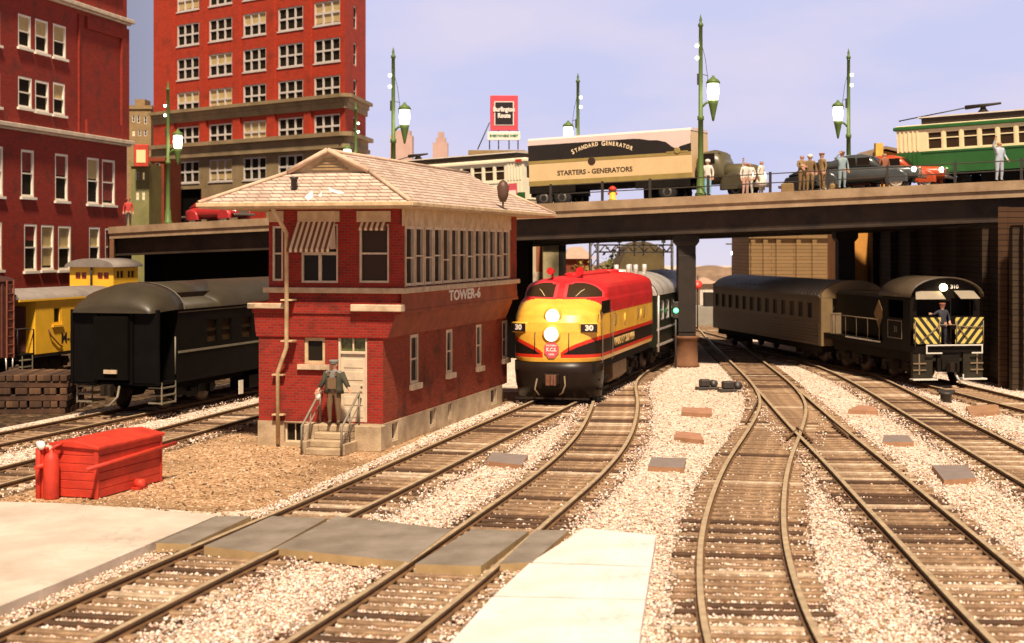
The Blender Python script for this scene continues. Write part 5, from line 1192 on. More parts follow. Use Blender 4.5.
# --- striped switcher
SF = railframe('F', 59.2, 68.)
c = thing('switcher_locomotive', 'black switcher locomotive with yellow striped end panels and arched cab roof', 'locomotive', SF.loc(RZ), SF.rz)
m_sblk = paint('switcher_black', (.010,.007,.005), .5, .15, 2, spec=.08); m_whe = paint('edge_white', (.62,.58,.50), .5, .04, 2); m_frame = paint('switcher_frame', (.030,.024,.015), .55, .15, 2, spec=.15)
def diag(name, sgn):
    m, n, l, b = _new(name); tc = n.new('ShaderNodeTexCoord'); sp = n.new('ShaderNodeSeparateXYZ'); l.new(tc.outputs['Object'], sp.inputs[0])
    mu = n.new('ShaderNodeMath'); mu.operation='MULTIPLY'; mu.inputs[1].default_value=sgn*1.25; l.new(sp.outputs[0], mu.inputs[0])
    ad = n.new('ShaderNodeMath'); ad.operation='ADD'; l.new(mu.outputs[0], ad.inputs[0]); l.new(sp.outputs[2], ad.inputs[1])
    m2 = n.new('ShaderNodeMath'); m2.operation='MULTIPLY'; m2.inputs[1].default_value=2.5; l.new(ad.outputs[0], m2.inputs[0])
    fr_ = n.new('ShaderNodeMath'); fr_.operation='FRACT'; l.new(m2.outputs[0], fr_.inputs[0]); gt = n.new('ShaderNodeMath'); gt.operation='GREATER_THAN'; gt.inputs[1].default_value=.5; l.new(fr_.outputs[0], gt.inputs[0])
    mx = n.new('ShaderNodeMixRGB'); mx.inputs['Color1'].default_value=(.55,.43,.09,1); mx.inputs['Color2'].default_value=(.012,.01,.008,1); l.new(gt.outputs[0], mx.inputs['Fac']); l.new(mx.outputs[0], b.inputs['Base Color']); b.inputs['Roughness'].default_value=.5; return m
for x0,x1,mt in ((-1.42,-.33,diag('hazard_left',1.)),(.26,1.42,diag('hazard_right',-1.))):
    MB().box(x0,x1,.0,.04,1.58,2.58).build('striped_panel', mt, c)
MB().box(-1.42,1.42,.05,9.6,1.25,1.5).build('running_board', m_sblk, c)
b = MB(); b.box(-1.42,-.62,.1,.3,.28,1.249); b.box(.62,1.42,.1,.3,.28,1.249); b.box(-.619,.619,.2,.5,.9,1.249); b.build('end_sill', m_frame, c)
b = MB(); b.box(-1.2,-1.15,.06,.1,.4,1.2); b.box(1.15,1.2,.06,.1,.4,1.2); 
for z in (.55,.8): b.box(-1.42,-.9,.05,.1,z,z+.05); b.box(.9,1.42,.05,.1,z,z+.05)
b.build('step_iron', m_line0, c)
b = MB(); b.box(-1.5,-.5,-.12,.25,.2,.25); b.box(-.55,-.5,-.12,-.08,.252,.42); b.box(.5,1.5,-.12,.25,.2,.25); b.box(.5,.55,-.12,-.08,.252,.42)
b.box(-.95,1.35,-.06,-.02,1.5,1.55); b.box(-.95,-.9,-.06,-.02,1.2,1.498); b.box(-.898,-.3,-.06,-.02,1.2,1.25); b.box(1.3,1.35,-.06,-.02,1.2,1.498); b.box(.9,1.298,-.06,-.02,1.2,1.25); b.build('white_edge', m_whe, c)
b = MB(); b.box(-.45,.45,.05,.2,.5,1.15); b.box(-.3,.3,-.05,.05,.6,1.0); b.build('coupler_pocket', m_und, c); coupler(c,-.1,.7)
b = MB(); b.tube([(.15,-.1,.6),(.2,-.3,.3),(.3,-.35,.1)],.05,6); b.build('air_hose', m_sil, c)
b = MB()
for x in (-1.38,-.4,.3,1.38): b.tube([(x,-.04,1.5),(x,-.04,2.45)],.02,5)
b.tube([(-.45,-.04,2.3),(.3,-.04,2.3),(.75,-.04,1.75)],.02,5); b.tube([(-.45,-.04,2.25),(-1.2,-.04,1.62)],.02,5); b.tube([(.3,-.04,2.25),(1.38,-.04,2.2)],.02,5); b.build('end_railing', m_line0, c)
# cab
cz0, cz1, cy0, cy1, cw_ = 1.5, 3.35, .35, 3.0, 1.42
fw_ = [(-1.15,-.25,2.62,3.3),(.25,1.15,2.62,3.3)]
mb = MB(); holewall(mb,(0,cy0,0),(1,0,0),(0,-1,0),-cw_,cw_,cz0,cz1,fw_+[(-.2,.2,1.7,3.2)],.06); 
for s in (1,-1): holewall(mb,(s*cw_,0,0),(0,1,0),(s,0,0),cy0,cy1,cz0,cz1,[(1.0,2.4,2.5,3.2)],.05)
mb.box(-cw_+.01,cw_-.01,cy1-.05,cy1,cz0,cz1); mb.box(-cw_+.06,cw_-.06,cy0+.75,cy0+.8,cz0,cz1+.25)
n_ = 12; mb.add([(cw_*cos(pi*k/n_),cy0,cz1-.001+.72*sin(pi*k/n_)) for k in range(n_+1)],[tuple(range(n_+1))]); mb.add([(cw_*cos(pi*k/n_),cy1,cz1-.001+.72*sin(pi*k/n_)) for k in range(n_+1)],[tuple(range(n_+1))]); cab = mb.build('cab', m_sblk, c)
b = MB(); b.loft([arch(cy0-.2,cw_+.1,cz1,.78),arch(cy1+.15,cw_+.1,cz1,.78)],0,True,False,False); o = b.build('cab_roof', paint('cab_roof_brown',(.07,.048,.028),.4,.15,2), c); sd = o.modifiers.new('s','SOLIDIFY'); sd.thickness=.05
m_vis = paint('visor_grey',(.26,.21,.15),.5,.1,2)
b = MB(); b.add([(-1.2,cy0-.01,3.58),(-.2,cy0-.01,3.58),(-.1,cy0-.3,3.28),(-1.32,cy0-.3,3.28)],[(0,1,2,3)]); b.add([(.35,cy0-.01,3.58),(1.15,cy0-.01,3.58),(1.3,cy0-.3,3.28),(.5,cy0-.3,3.28)],[(0,1,2,3)]); o = b.build('sun_visor', m_vis, c); sd = o.modifiers.new('s','SOLIDIFY'); sd.thickness=.02
MB().lathe([(0,-.14),(.13,-.14),(.15,0),(0,0)],(-.1,cy0-.03,3.72),16,'y').build('headlight', glow('headlight_soft',(1,.92,.5),5.), c)
text('lettering','310',.2,m_wl,c,Mx((.38,cy0-.012,3.74)),1.1,.004,off=.006)
b = MB(); b.box(-.95,.95,cy1+.01,9.3,1.5,3.35); b.build('hood', m_sblk, c, bevel=.12)
b = MB(); b.box(-1.42,1.42,8.6,8.65,1.5,2.4)
for y in (3.4,4.6,5.8,7.0,8.2): b.tube([(-1.38,y,1.5),(-1.38,y,2.35)],.02,5)
b.tube([(-1.38,3.2,2.35),(-1.38,8.6,2.35)],.02,5); b.build('side_railing', m_line0, c)
MB().box(-1.44,-1.425,3.2,6.9,1.44,1.50).build('white_line', m_whe, c)
b = MB(); ydm = SF.ly(879,-.95); b.add([(-.965,ydm-.5,2.55),(-.965,ydm,3.1),(-.965,ydm+.5,2.55),(-.965,ydm,1.95),(-.952,ydm-.5,2.55),(-.952,ydm,3.1),(-.952,ydm+.5,2.55),(-.952,ydm,1.95)],[(0,1,2,3),(4,5,6,7),(0,1,5,4),(1,2,6,5),(2,3,7,6),(3,0,4,7)]); b.build('diamond_emblem', paint('emblem_gold',(.20,.12,.04),.5,.1,3), c)
text('lettering','31',.35,m_line,c,Mx((-1.425,1.7,2.05),90,-90),1.,.004)
b = MB(); 
for a_,b_,c_,d_ in ((1.1,2.45,2.38,2.41),(1.1,2.45,1.7,1.73)): b.box(-1.44,-1.422,a_,b_,c_,d_)
b.box(-1.44,-1.422,1.1,1.13,1.732,2.378); b.box(-1.44,-1.422,2.42,2.45,1.732,2.378); b.build('panel_line', m_line, c)
MB().box(-1.1,1.1,1.0,9.0,.8,1.249).build('underframe', m_und, c); bogie(c,2.3,2.2,.46); bogie(c,7.4,2.2,.46)
# --- timbers, red box
m_tim = paint('old_timber',(.085,.038,.018),.9,.3,1.6,bump=.4,c2=(.02,.011,.007)); m_tim2 = paint('old_timber_light',(.15,.075,.032),.9,.3,1.6,bump=.4,c2=(.04,.02,.012))
tm = {}
for kk, mt in ((0,m_tim),(1,m_tim2),(2,m_tim)):
    o = MB().box(-1.25,1.25,-.11,.11,0,.2).build('timber', mt, bevel=.015); tm[kk] = o.data; bpy.data.objects.remove(o)
TFm = Fm(-14.55,52.0,-.02); lay = 7
for ly_i in range(6):
    for k in range(10):
        o = bpy.data.objects.new('timber', tm[random.choice((0,0,1))]); COL.objects.link(o)
        if ly_i % 2 == 0: x, y = TFm.w(-1.3, -.1+k*.245-1.1); o.rotation_euler.z = TFm.rz+random.uniform(-.03,.03)
        else: x, y = TFm.w(-2.42+k*.25, 0-.1); o.rotation_euler.z = TFm.rz+pi/2+random.uniform(-.03,.03)
        o.location = (x+random.uniform(-.05,.05), y, .004+ly_i*.215)
        tag(o,'old dark timber in the square stack beside the black passenger car','timber','stacked old timbers')
for ly_i in range(5):
    for k in range(9):
        o = bpy.data.objects.new('timber', tm[random.choice((0,0,1))]); COL.objects.link(o); x, y = TFm.w(-5.6+(k*.25-1.) if ly_i%2 else -5.4, (0 if ly_i%2 else k*.25-1.)); o.rotation_euler.z = TFm.rz+(pi/2 if ly_i%2 else 0)+random.uniform(-.03,.03); o.location = (x, y, .004+ly_i*.215)
        tag(o,'old dark timber in the stack cut by the left edge of the photo','timber','stacked old timbers')
m_rbx = paint('box_red',(.62,.045,.018),.6,.08,1.6,bump=.12,c2=(.36,.025,.012)); m_rbd = paint('box_red_dark',(.42,.02,.012),.6)
QF = Fm(-8.98,33.6,.31); c = thing('tool_box','bright red wooden tool box with carrying poles on the dirt by the left pavement','tool box',QF.loc(),QF.rz)
bw, bl, bh = 1.12, 2.7, 1.14
mb = MB(); mb.box(-bw+.02,-.02,.02,bl-.02,.02,bh-.02); cr_ = mb.build('core', m_rbd, c)
b = MB()
for k in range(6):
    z = .03+k*.183; b.box(-bw,-0.0,-.0,.019,z,z+.172); b.box(-.019,.0,.02,bl,z,z+.172)
for x,y in ((-.06,-.02),(-.06,bl-.05)): b.box(x,x+.075,y,y+.07,.01,bh-.02)
b.box(-bw-.01,-bw+.07,-.022,.0,.01,bh-.02); b.box(-.09,.0,-.022,-.001,.01,bh-.02); b.build('plank', m_rbx, c, bevel=.008)
b = MB(); b.add([(-bw-.06,-.06,bh),(.06,-.06,bh-.06),(.06,bl+.06,bh-.06),(-bw-.06,bl+.06,bh),(-bw-.06,-.06,bh+.06),(.06,-.06,bh+.0),(.06,bl+.06,bh+.0),(-bw-.06,bl+.06,bh+.06),(-bw/2,-.06,bh+.12),(-bw/2,bl+.06,bh+.12)],[(0,1,5,8,4),(1,2,6,5),(2,3,7,9,6),(3,0,4,7),(4,8,9,7),(8,5,6,9),(0,3,2,1)]); b.build('lid', m_rbx, c, bevel=.01)
for x in (.06,-bw-.06): b = MB(); b.tube([(x,-.55,bh-.42),(x,bl+.55,bh-.30)],[.05,.05],8); b.build('carrying_pole', m_rbx, c)
b = MB(); b.lathe([(0,0),(.16,0),(.17,.05),(.17,.86),(.12,.98),(.05,1.02),(.05,1.08),(0,1.08)],(-bw+.12,-.24,.0),14); b.tube([(-bw+.12,-.24,1.05),(-bw+.2,-.22,1.15),(-bw+.3,-.1,1.2)],.04,6); b.build('gas_cylinder', m_rbx, c)
b = MB(); b.box(-bw-.28,-bw-.07,-.26,-.02,0,1.1); b.tube([(-bw-.17,-.28,0),(-bw-.17,-.28,1.08)],.06,8); b.build('side_cabinet', m_rbx, c, bevel=.02)
b = MB(); b.lathe([(0,-.03),(.1,-.03),(.1,.03),(0,.03)],(-bw-.10,-.30,1.17),16,'y'); b.build('gauge', m_wl, c)
b = MB(); b.lathe([(0,-.1),(.12,-.1),(.12,.1),(0,.1)],(.12,1.55,.12),12,'x'); b.box(.0,.2,1.35,1.75,.0,.06); b.build('wheel', m_rbx, c)
# ---------------------------------------------------------------- people
m_skin = paint('skin',(.55,.30,.19),.6,.05,4); m_hair = paint('hair_brown',(.05,.025,.012),.8)
def cl(name, c): return paint(name, c, .85, .12, 6)
def person(loc, face, label, shirt, trousers, arms, hat=None, hat_m=None, coat=False, shoe=None, skirt=False, h=1.62, cat='person', group=None, tilt=0., hair=m_hair, eyes=True):
    """face: heading the body looks along (radians, 0 = towards -Y); arms: per side (elbow, hand) offsets in body space"""
    V = []; E = []; Rr = []
    def v(p, r, par=None):
        V.append(p); Rr.append(r); 
        if par is not None: E.append((par, len(V)-1))
        return len(V)-1
    pel = v((0,0,.95),.145); sp_ = v((0,0,1.12),.125,pel); ch = v((0,0,1.33),.155,sp_); nk0 = v((0,.0,1.47),.075,ch); nk = v((0,-.01,1.53),.055,nk0)
    hd = v((0,-.02,1.62),.088,nk); ht = v((0,-.015,1.70),.078,hd); nose = v((0,-.115,1.625),.014,hd)
    for s in (-1,1): v((s*.09,-.01,1.625),.016,hd)
    for s, (el, ha) in zip((-1,1), arms):
        sh_ = v((s*.165,0,1.42),.07,ch); e_ = v(el,.046,sh_); w_ = v(ha,.034,e_)
        d = (Vector(ha)-Vector(el)).normalized(); sd_ = d.cross(Vector((0,1,0))); sd_ = sd_.normalized() if sd_.length > .1 else Vector((1,0,0))
        pm = Vector(ha)+d*.06; p_ = v(tuple(pm),.030,w_)
        for i, ln in enumerate((.07,.085,.08,.06)):
            o = sd_*(.024*(i-1.5)); a_ = v(tuple(pm+o+d*.03),.010,p_); b_ = v(tuple(pm+o+d*(.03+ln*.6)+Vector((0,-.008,0))),.009,a_); v(tuple(pm+o+d*(.03+ln)+Vector((0,-.022,0))),.008,b_)
        th = v(tuple(Vector(ha)+d*.03+sd_*-.035),.012,w_); v(tuple(Vector(ha)+d*.075+sd_*-.055+Vector((0,-.015,0))),.010,th)
    for s in (-1,1):
        hp = v((s*.088,0,.88),.105,pel); kn = v((s*.10,-.02,.48),.068,hp); an = v((s*.105,.02,.09),.045,kn); v((s*.12,-.12,.045),.04,an)
    me = bpy.data.meshes.new('person'); me.from_pydata(V, E, [])
    ob = bpy.data.objects.new('tmp', me); COL.objects.link(ob)
    md = ob.modifiers.new('k','SKIN'); md.use_smooth_shade = True
    for i, r in enumerate(Rr): me.skin_vertices[0].data[i].radius = (r, r)
    me.skin_vertices[0].data[0].use_root = True
    s2 = ob.modifiers.new('s','SUBSURF'); s2.levels = 1; s2.render_levels = 1
    dg = bpy.context.evaluated_depsgraph_get(); m2 = bpy.data.meshes.new_from_object(ob.evaluated_get(dg)); bpy.data.objects.remove(ob)
    m2.materials.clear()
    for m in (m_skin, shirt, trousers, shoe or m_hair, hair): m2.materials.append(m)
    hands = [Vector(a[1]) for a in arms]
    for p in m2.polygons:
        c = p.center; nearh = min((c-hh).length for hh in hands)
        wr = min(((c-hh).length if (c-hh).dot((hh-Vector(a[0])).normalized()) > -.01 else 9) for hh, a in zip(hands, arms))
        if wr < .2: mi = 0
        elif c.z > 1.50 and abs(c.x) < .13 and c.y > -.2: mi = 4 if (c.z > 1.66 and c.y > -.09) or (c.y > .03 and c.z > 1.57) else 0
        elif c.z < .10: mi = 3
        elif c.z < .93 and abs(c.x) < .22 and not any((c-Vector(a[0])).length < .1 for a in arms): mi = 2
        else: mi = 1
        p.material_index = mi; p.use_smooth = True
    o = bpy.data.objects.new('person', m2); COL.objects.link(o); o.location = loc; o.rotation_euler = (0, 0, face); o.scale = (h/1.75*1.16, h/1.75*1.16, h/1.75)
    tag(o, label, cat, group)
    if eyes:
        b = MB()
        for s in (-1,1): b.lathe([(0,-.008),(.01,-.004),(.01,.004),(0,.008)],(s*.034,-.102,1.642),8,'y')
        b.build('eyes', m_bk, o); MB().box(-.022,.022,-.104,-.094,1.583,1.59).build('mouth', m_em, o)
    if coat:
        b = MB(); secs = []
        for z, w, d in ((.86,.245,.17),(1.0,.22,.16),(1.2,.205,.15),(1.38,.21,.15),(1.46,.13,.11)):
            secs.append([(w*cos(a), d*sin(a), z) for a in np.linspace(R(-62), R(242), 20)])
        b.loft(secs, 0, True, False, False)
        for (el, ha), s in zip(arms, (-1,1)): b.tube([(s*.165,0,1.42), el, tuple(Vector(el)*.15+Vector(ha)*.85)], [.088,.066,.054], 10)
        cc = b.build('coat', coat, o); sd = cc.modifiers.new('s','SOLIDIFY'); sd.thickness = .015
    if skirt:
        b = MB(); b.lathe([(.12,1.08),(.17,.95),(.24,.7),(.30,.42)], n=16); k_ = b.build('skirt', trousers, o)
    if hat == 'cap':
        b = MB(); b.lathe([(.095,1.665),(.108,1.70),(.118,1.745),(.10,1.765),(0,1.77)],(0,-.01,0),14); b.loft([[(x*cos(a)*.09,-.02-.13*sin(a),1.672) for a in np.linspace(.15,pi-.15,8) for x in (1,)],[(cos(a)*.09,-.02-.13*sin(a),1.685) for a in np.linspace(.15,pi-.15,8)]],0,False,True,True); b.build('cap', hat_m, o)
    if hat == 'brim':
        b = MB(); b.lathe([(.0,1.69),(.17,1.685),(.17,1.695),(.10,1.70),(.095,1.78),(.07,1.80),(0,1.80)],(0,-.01,0),16); b.build('hat', hat_m, o)
    if hat == 'hood':
        b = MB(); b.lathe([(.105,1.62),(.118,1.68),(.105,1.75),(.05,1.79),(0,1.8)],(0,.0,0),14); b.build('hat', hat_m, o)
    return o
DOWN = (((-.24,.02,1.16),(-.25,-.04,.93)),((.24,.02,1.16),(.25,-.04,.93)))
w_o = cl('overall_brown',(.17,.10,.05)); w_c = cl('coat_olive',(.055,.05,.03)); w_g = cl('cloth_grey',(.20,.19,.17))
px_, py_ = T.w((sx0+sx1)/2-.02, -.62)
P1 = person((px_, py_, zf*1.0), T.rz+.05, 'railway worker in dark coat, bib overalls and grey cap standing on the tower steps', w_g, w_o,
   (((-.27,.05,1.18),(-.33,-.10,.98)),((.27,.02,1.18),(.40,-.12,1.02))), 'cap', w_g, w_c, h=1.74)
b = MB(); b.box(-.10,.10,-.168,-.150,1.0,1.30); b.box(-.11,-.07,-.16,-.12,1.34,1.46); b.box(.07,.11,-.16,-.12,1.34,1.46); b.build('bib', w_o, P1)
gl_ = MB().lathe([(0,-.12),(.05,-.1),(.075,-.03),(.07,.03),(.03,.07),(0,.08)],(0,0,0),12)
hp_ = P1.matrix_basis @ Vector((-.35,-.12,.80)); o = gl_.build('lantern', m_wl, None, tuple(hp_)); tag(o,'small white lantern held in the left hand side by the worker on the steps','lantern')
k1 = cl('khaki',(.26,.165,.07)); k2 = cl('khaki_dark',(.20,.12,.05)); blu = cl('pale_blue',(.26,.34,.36)); wh = cl('white_cloth',(.72,.64,.55)); sail = cl('sailor_blue',(.42,.46,.52)); brw = cl('red_brown',(.28,.10,.05)); pk = cl('pink_cloth',(.60,.35,.28))
gs = 'people on the bridge'
def onb(px, off=.9): p, a, g_ = deck(px, off); return (p.x, p.y, p.z+.012), a
FOLD = (((-.24,-.02,1.2),(-.08,-.2,1.18)),((.24,-.02,1.2),(.1,-.2,1.16)))
WAVE = (((-.3,-.05,1.5),(-.26,-.12,1.8)),((.24,.02,1.16),(.25,-.14,.98)))
SALUTE = (((-.33,-.06,1.42),(-.14,-.12,1.66)),((.24,.02,1.16),(.25,-.04,.93)))
for px, off, fc, lb, sh_, tr_, ar, hat, hm, kw in (
    (801,1.0,.5,'soldier in khaki with bare head, leftmost of the three soldiers by the railing',k1,k2,FOLD,None,None,{}),
    (809,1.5,-.2,'soldier in khaki wearing a white cap, middle of the three soldiers',k2,k1,DOWN,'hood',wh,{}),
    (820,.9,-1.1,'slim soldier in khaki with a dark peaked cap, right of the three soldiers',k1,k1,DOWN,'cap',brw,{}),
    (841,.7,.1,'person in pale blue uniform saluting with raised elbow beside the dark car',blu,blu,SALUTE,'cap',k2,{}),
    (746,3.2,.6,'dark haired person in white beside the street lamp lantern, arm down',wh,pk,DOWN,None,None,{}),
    (752,3.9,-.4,'person in white raising one arm behind the railing',wh,wh,WAVE,None,None,{}),
    (761,2.6,.9,'dark haired woman in a white dress near the railing',wh,wh,DOWN,None,None,dict(skirt=True,h=1.58)),
    (705.5,.75,-.5,'person in pale blue and white standing right behind the street lamp pole',wh,cl('sky_cloth',(.25,.5,.65)),DOWN,'hood',wh,{}),
    (999,.8,.3,'sailor in pale blue holding up a white hat beside the green trolley',sail,sail,WAVE,None,None,dict(h=1.68)),
    (886,2.6,.4,'person in red brown clothes standing between the dark car and the trolley',brw,brw,DOWN,None,None,{})):
    l_, a_ = onb(px, off); person(l_, fc, lb, sh_, tr_, ar, hat, hm, group=gs, eyes=False, **kw)
pm_ = SF.w(-.22, .12); person((pm_[0]-.0,pm_[1],RZ+1.5),.15,'engineer in dark clothes with a red cap pointing from the front of the switcher',cl('navy',(.03,.03,.04)),cl('navy2',(.02,.02,.025)),(((-.32,-.05,1.3),(-.5,-.18,1.32)),((.26,.0,1.18),(.22,-.14,1.0))),'cap',brw,h=1.62,eyes=False)
# ---------------------------------------------------------------- street vehicles on the bridge
m_tire = paint('tyre',(.02,.018,.016),.85); m_hub = paint('hub_grey',(.16,.13,.10),.4,.1,4,.3); m_ww = paint('whitewall',(.7,.62,.5),.7)
def wheel(parent, x, y, r=.42, w=.24, hubm=None, ww=False):
    o = MB().lathe([(r*.55,-w/2),(r*.9,-w/2),(r,-w/4),(r,w/4),(r*.9,w/2),(r*.55,w/2)],(x,y,r),18,'y').build('wheel', m_tire, parent)
    MB().lathe([(0,-w/2+.02),(r*.5,-w/2-.01),(r*.56,-w/2+.03),(r*.56,w/2-.03),(r*.5,w/2+.01),(0,w/2-.02)],(x,y,r),14,'y').build('rim', hubm or m_hub, o)
    if ww: MB().lathe([(r*.57,-w/2-.006),(r*.85,-w/2-.006),(r*.85,-w/2+.01)],(x,y,r),18,'y').build('whitewall', m_ww, o)
    return o
def xell(w, z0, z1, x, n=20, e=3.): return [(x, a, c) for a, _, c in [(p[0], 0, p[2]) for p in ell(w, z0, z1, 0, n, e)]]
# vehicles: local +x = forward (to the right along the road), y across, near side -y
pT, aT, gT = deck(691, 4.4)
pL, _, _ = deck(528, 4.4); dlt = pT-pL; aT = math.atan2(dlt.y, dlt.x); TLn = dlt.length; gT = math.atan2(dlt.z, hypot(dlt.x, dlt.y))
c = thing('semi_trailer','long cream and black van trailer with a pale roof parked on the bridge','trailer', tuple(pT)); c.rotation_euler = (0,-gT,aT)
m_tc = paint('trailer_cream',(.72,.50,.25),.45,.06,1.5); m_tb = paint('trailer_black',(.020,.014,.009),.4,.1,1.5); m_tg = paint('trailer_gold',(.34,.24,.07),.45,.1,2); m_tr = paint('trailer_roof',(.72,.56,.50),.6,.06,1); 
zt0, zt1 = 1.08, 3.42; wT = 2.5
MB().box(-TLn,0,0,wT,zt0,zt1-.05).build('body', m_tc, c, bevel=.02)
b = MB(); b.box(-TLn-.005,.005,-.012,-.0,2.35,3.12); b.box(-TLn-.012,-TLn-.001,0,wT,2.35,3.12); b.build('black_band', m_tb, c)
b = MB(); b.box(-TLn-.004,.004,-.014,-.001,zt0+.02,1.34); b.box(-TLn,.0,-.011,-.001,2.2,2.345); b.build('gold_band', m_tg, c)
b = MB(); xs_ = [0,-.55,-.7,-.95,-1.25,-1.7,-2.1,-2.6,-3.0,-TLn]; zz = [2.75,2.62,2.5,2.62,2.86,2.98,3.0,3.1,3.13,3.13]
for i in range(len(xs_)-1): b.add([(xs_[i],-.022,zz[i]),(xs_[i+1],-.022,zz[i+1]),(xs_[i+1],-.022,zt1-.04),(xs_[i],-.022,zt1-.04)],[(0,1,2,3)])
b.loft([[(x,-.02,zt1-.06),(x,.1,zt1+.06),(x,wT/2,zt1+.12),(x,wT-.1,zt1+.06),(x,wT+.02,zt1-.06)] for x in (-TLn-.02,.02)],0,False,True,False); b.build('roof', m_tr, c)
m_tl = paint('trailer_letter',(.80,.62,.38),.5,.05); m_td = paint('trailer_dark_letter',(.05,.025,.012),.5,.05)
word = 'STANDARD GENERATOR'; n_ = len(word); R_ = 3.4; span = TLn*.36
for i, ch in enumerate(word):
    if ch == ' ': continue
    t_ = (i-(n_-1)/2)/(n_-1)*span; xx = -TLn*.535+t_; th = math.asin(t_/R_)
    z_ = 2.99-(R_-R_*cos(th))*.85
    text('lettering', ch, .26 if i not in (0,9) else .33, m_tl, c, Matrix.Translation((xx,-.014,z_)) @ Matrix.Rotation(R(90),4,'X') @ Matrix.Rotation(-th*.9,4,'Z'), .85, .003, off=.01)
text('lettering','STARTERS - GENERATORS',.33,m_td,c,Mx((-TLn*.585,-.003,1.66)),TLn*.6/4.95,.003,off=.01)
text('lettering','S',.3,m_td,c,Mx((-TLn*.60,-.02,2.18)),1.2,.004,off=.02)
b = MB(); b.lathe([(.17,-.02),(.2,-.02),(.2,.0),(.17,.0)],(-TLn*.60,-.0,2.18),18,'y'); b.build('badge', m_td, c)
b = MB(); b.lathe([(.12,-.02),(.16,-.02),(.16,.0)],(-.7,-.015,2.42),14,'y'); b.box(-1.25,-.15,-.025,-.001,2.33,2.4); b.build('crest', m_tg, c)
b = MB(); b.box(-TLn+.1,-.3,.2,wT-.2,.85,1.07); b.box(-TLn+.02,-TLn+2.3,.15,wT-.15,.55,.849); b.box(-2.6,-2.2,.3,wT-.3,.1,.849); b.build('chassis', m_und, c)
MB().box(-TLn+.0,-TLn+2.5,.02,.06,.72,1.075).build('mud_skirt', m_und, c); MB().box(-2.9,-.1,.02,.06,.7,1.075).build('mud_skirt', m_und, c)
for x in (-TLn+.75,-TLn+1.75): wheel(c,x,.2,.47,.28); wheel(c,x,wT-.2,.47,.28)
# tractor
c = thing('truck_tractor','olive grey bonneted truck pulling the trailer, half behind the street lamp','truck', tuple(pT)); c.rotation_euler = (0,-gT,aT)
m_ol = paint('truck_olive',(.11,.09,.045),.35,.08,2,spec=.5); m_od = paint('truck_olive_dark',(.07,.055,.028),.4,.1,2)
b = MB(); b.loft([xell(1.05,.75,2.15,.15),xell(1.1,.75,2.35,.4),xell(1.1,.75,2.42,.9),xell(1.08,.75,2.3,1.25),xell(1.0,.75,1.75,1.5)]); b.v = [(x,y+wT/2,z) for x,y,z in b.v]; b.build('cab', m_ol, c)
b = MB(); b.loft([xell(.8,.8,1.72,1.4,20,2.6),xell(.72,.8,1.70,2.2,20,2.6),xell(.62,.8,1.62,2.75,20,2.6),xell(.5,.82,1.5,2.95,20,2.6)]); b.v = [(x,y+wT/2,z) for x,y,z in b.v]; b.build('bonnet', m_ol, c)
for yy in (.3,wT-.3):
    b = MB(); b.loft([[(2.1+.75*q*cos(R(a)), yy+dy, .55+.72*q*sin(R(a))) for a in range(-10,191,20)] for dy,q in ((-.3,.8),(-.28,1),(.2,1),(.28,.9))],0,True,True,False); b.build('mudguard', m_od, c); wheel(c,2.1,yy,.45,.25)
b = MB(); b.box(.45,1.1,wT/2-1.108,wT/2-1.08,1.72,2.2); b.build('side_window', m_gl, c); b = MB(); b.add([(1.3,wT/2-.85,1.78),(1.3,wT/2+.85,1.78),(1.16,wT/2+.8,2.22),(1.16,wT/2-.8,2.22),(1.36,wT/2-.85,1.78),(1.36,wT/2+.85,1.78),(1.26,wT/2+.8,2.22),(1.26,wT/2-.8,2.22)],[(0,1,2,3),(4,5,6,7),(0,1,5,4),(2,3,7,6),(1,2,6,5),(3,0,4,7)]); b.build('windscreen', m_gl, c)
for yy in (.25,wT-.25): MB().lathe([(0,-.12),(.14,-.1),(.17,.06),(0,.1)],(2.85,yy,1.12),14,'x').build('headlight', m_bulb, c)
b = MB(); b.box(3.0,3.1,.1,wT-.1,.55,.72); b.build('bumper', m_hub, c); b = MB(); b.box(-2.0,.15,.5,wT-.5,.6,.84); b.build('chassis', m_und, c)
for yy in (.22,wT-.22): wheel(c,-1.3,yy,.47,.3)
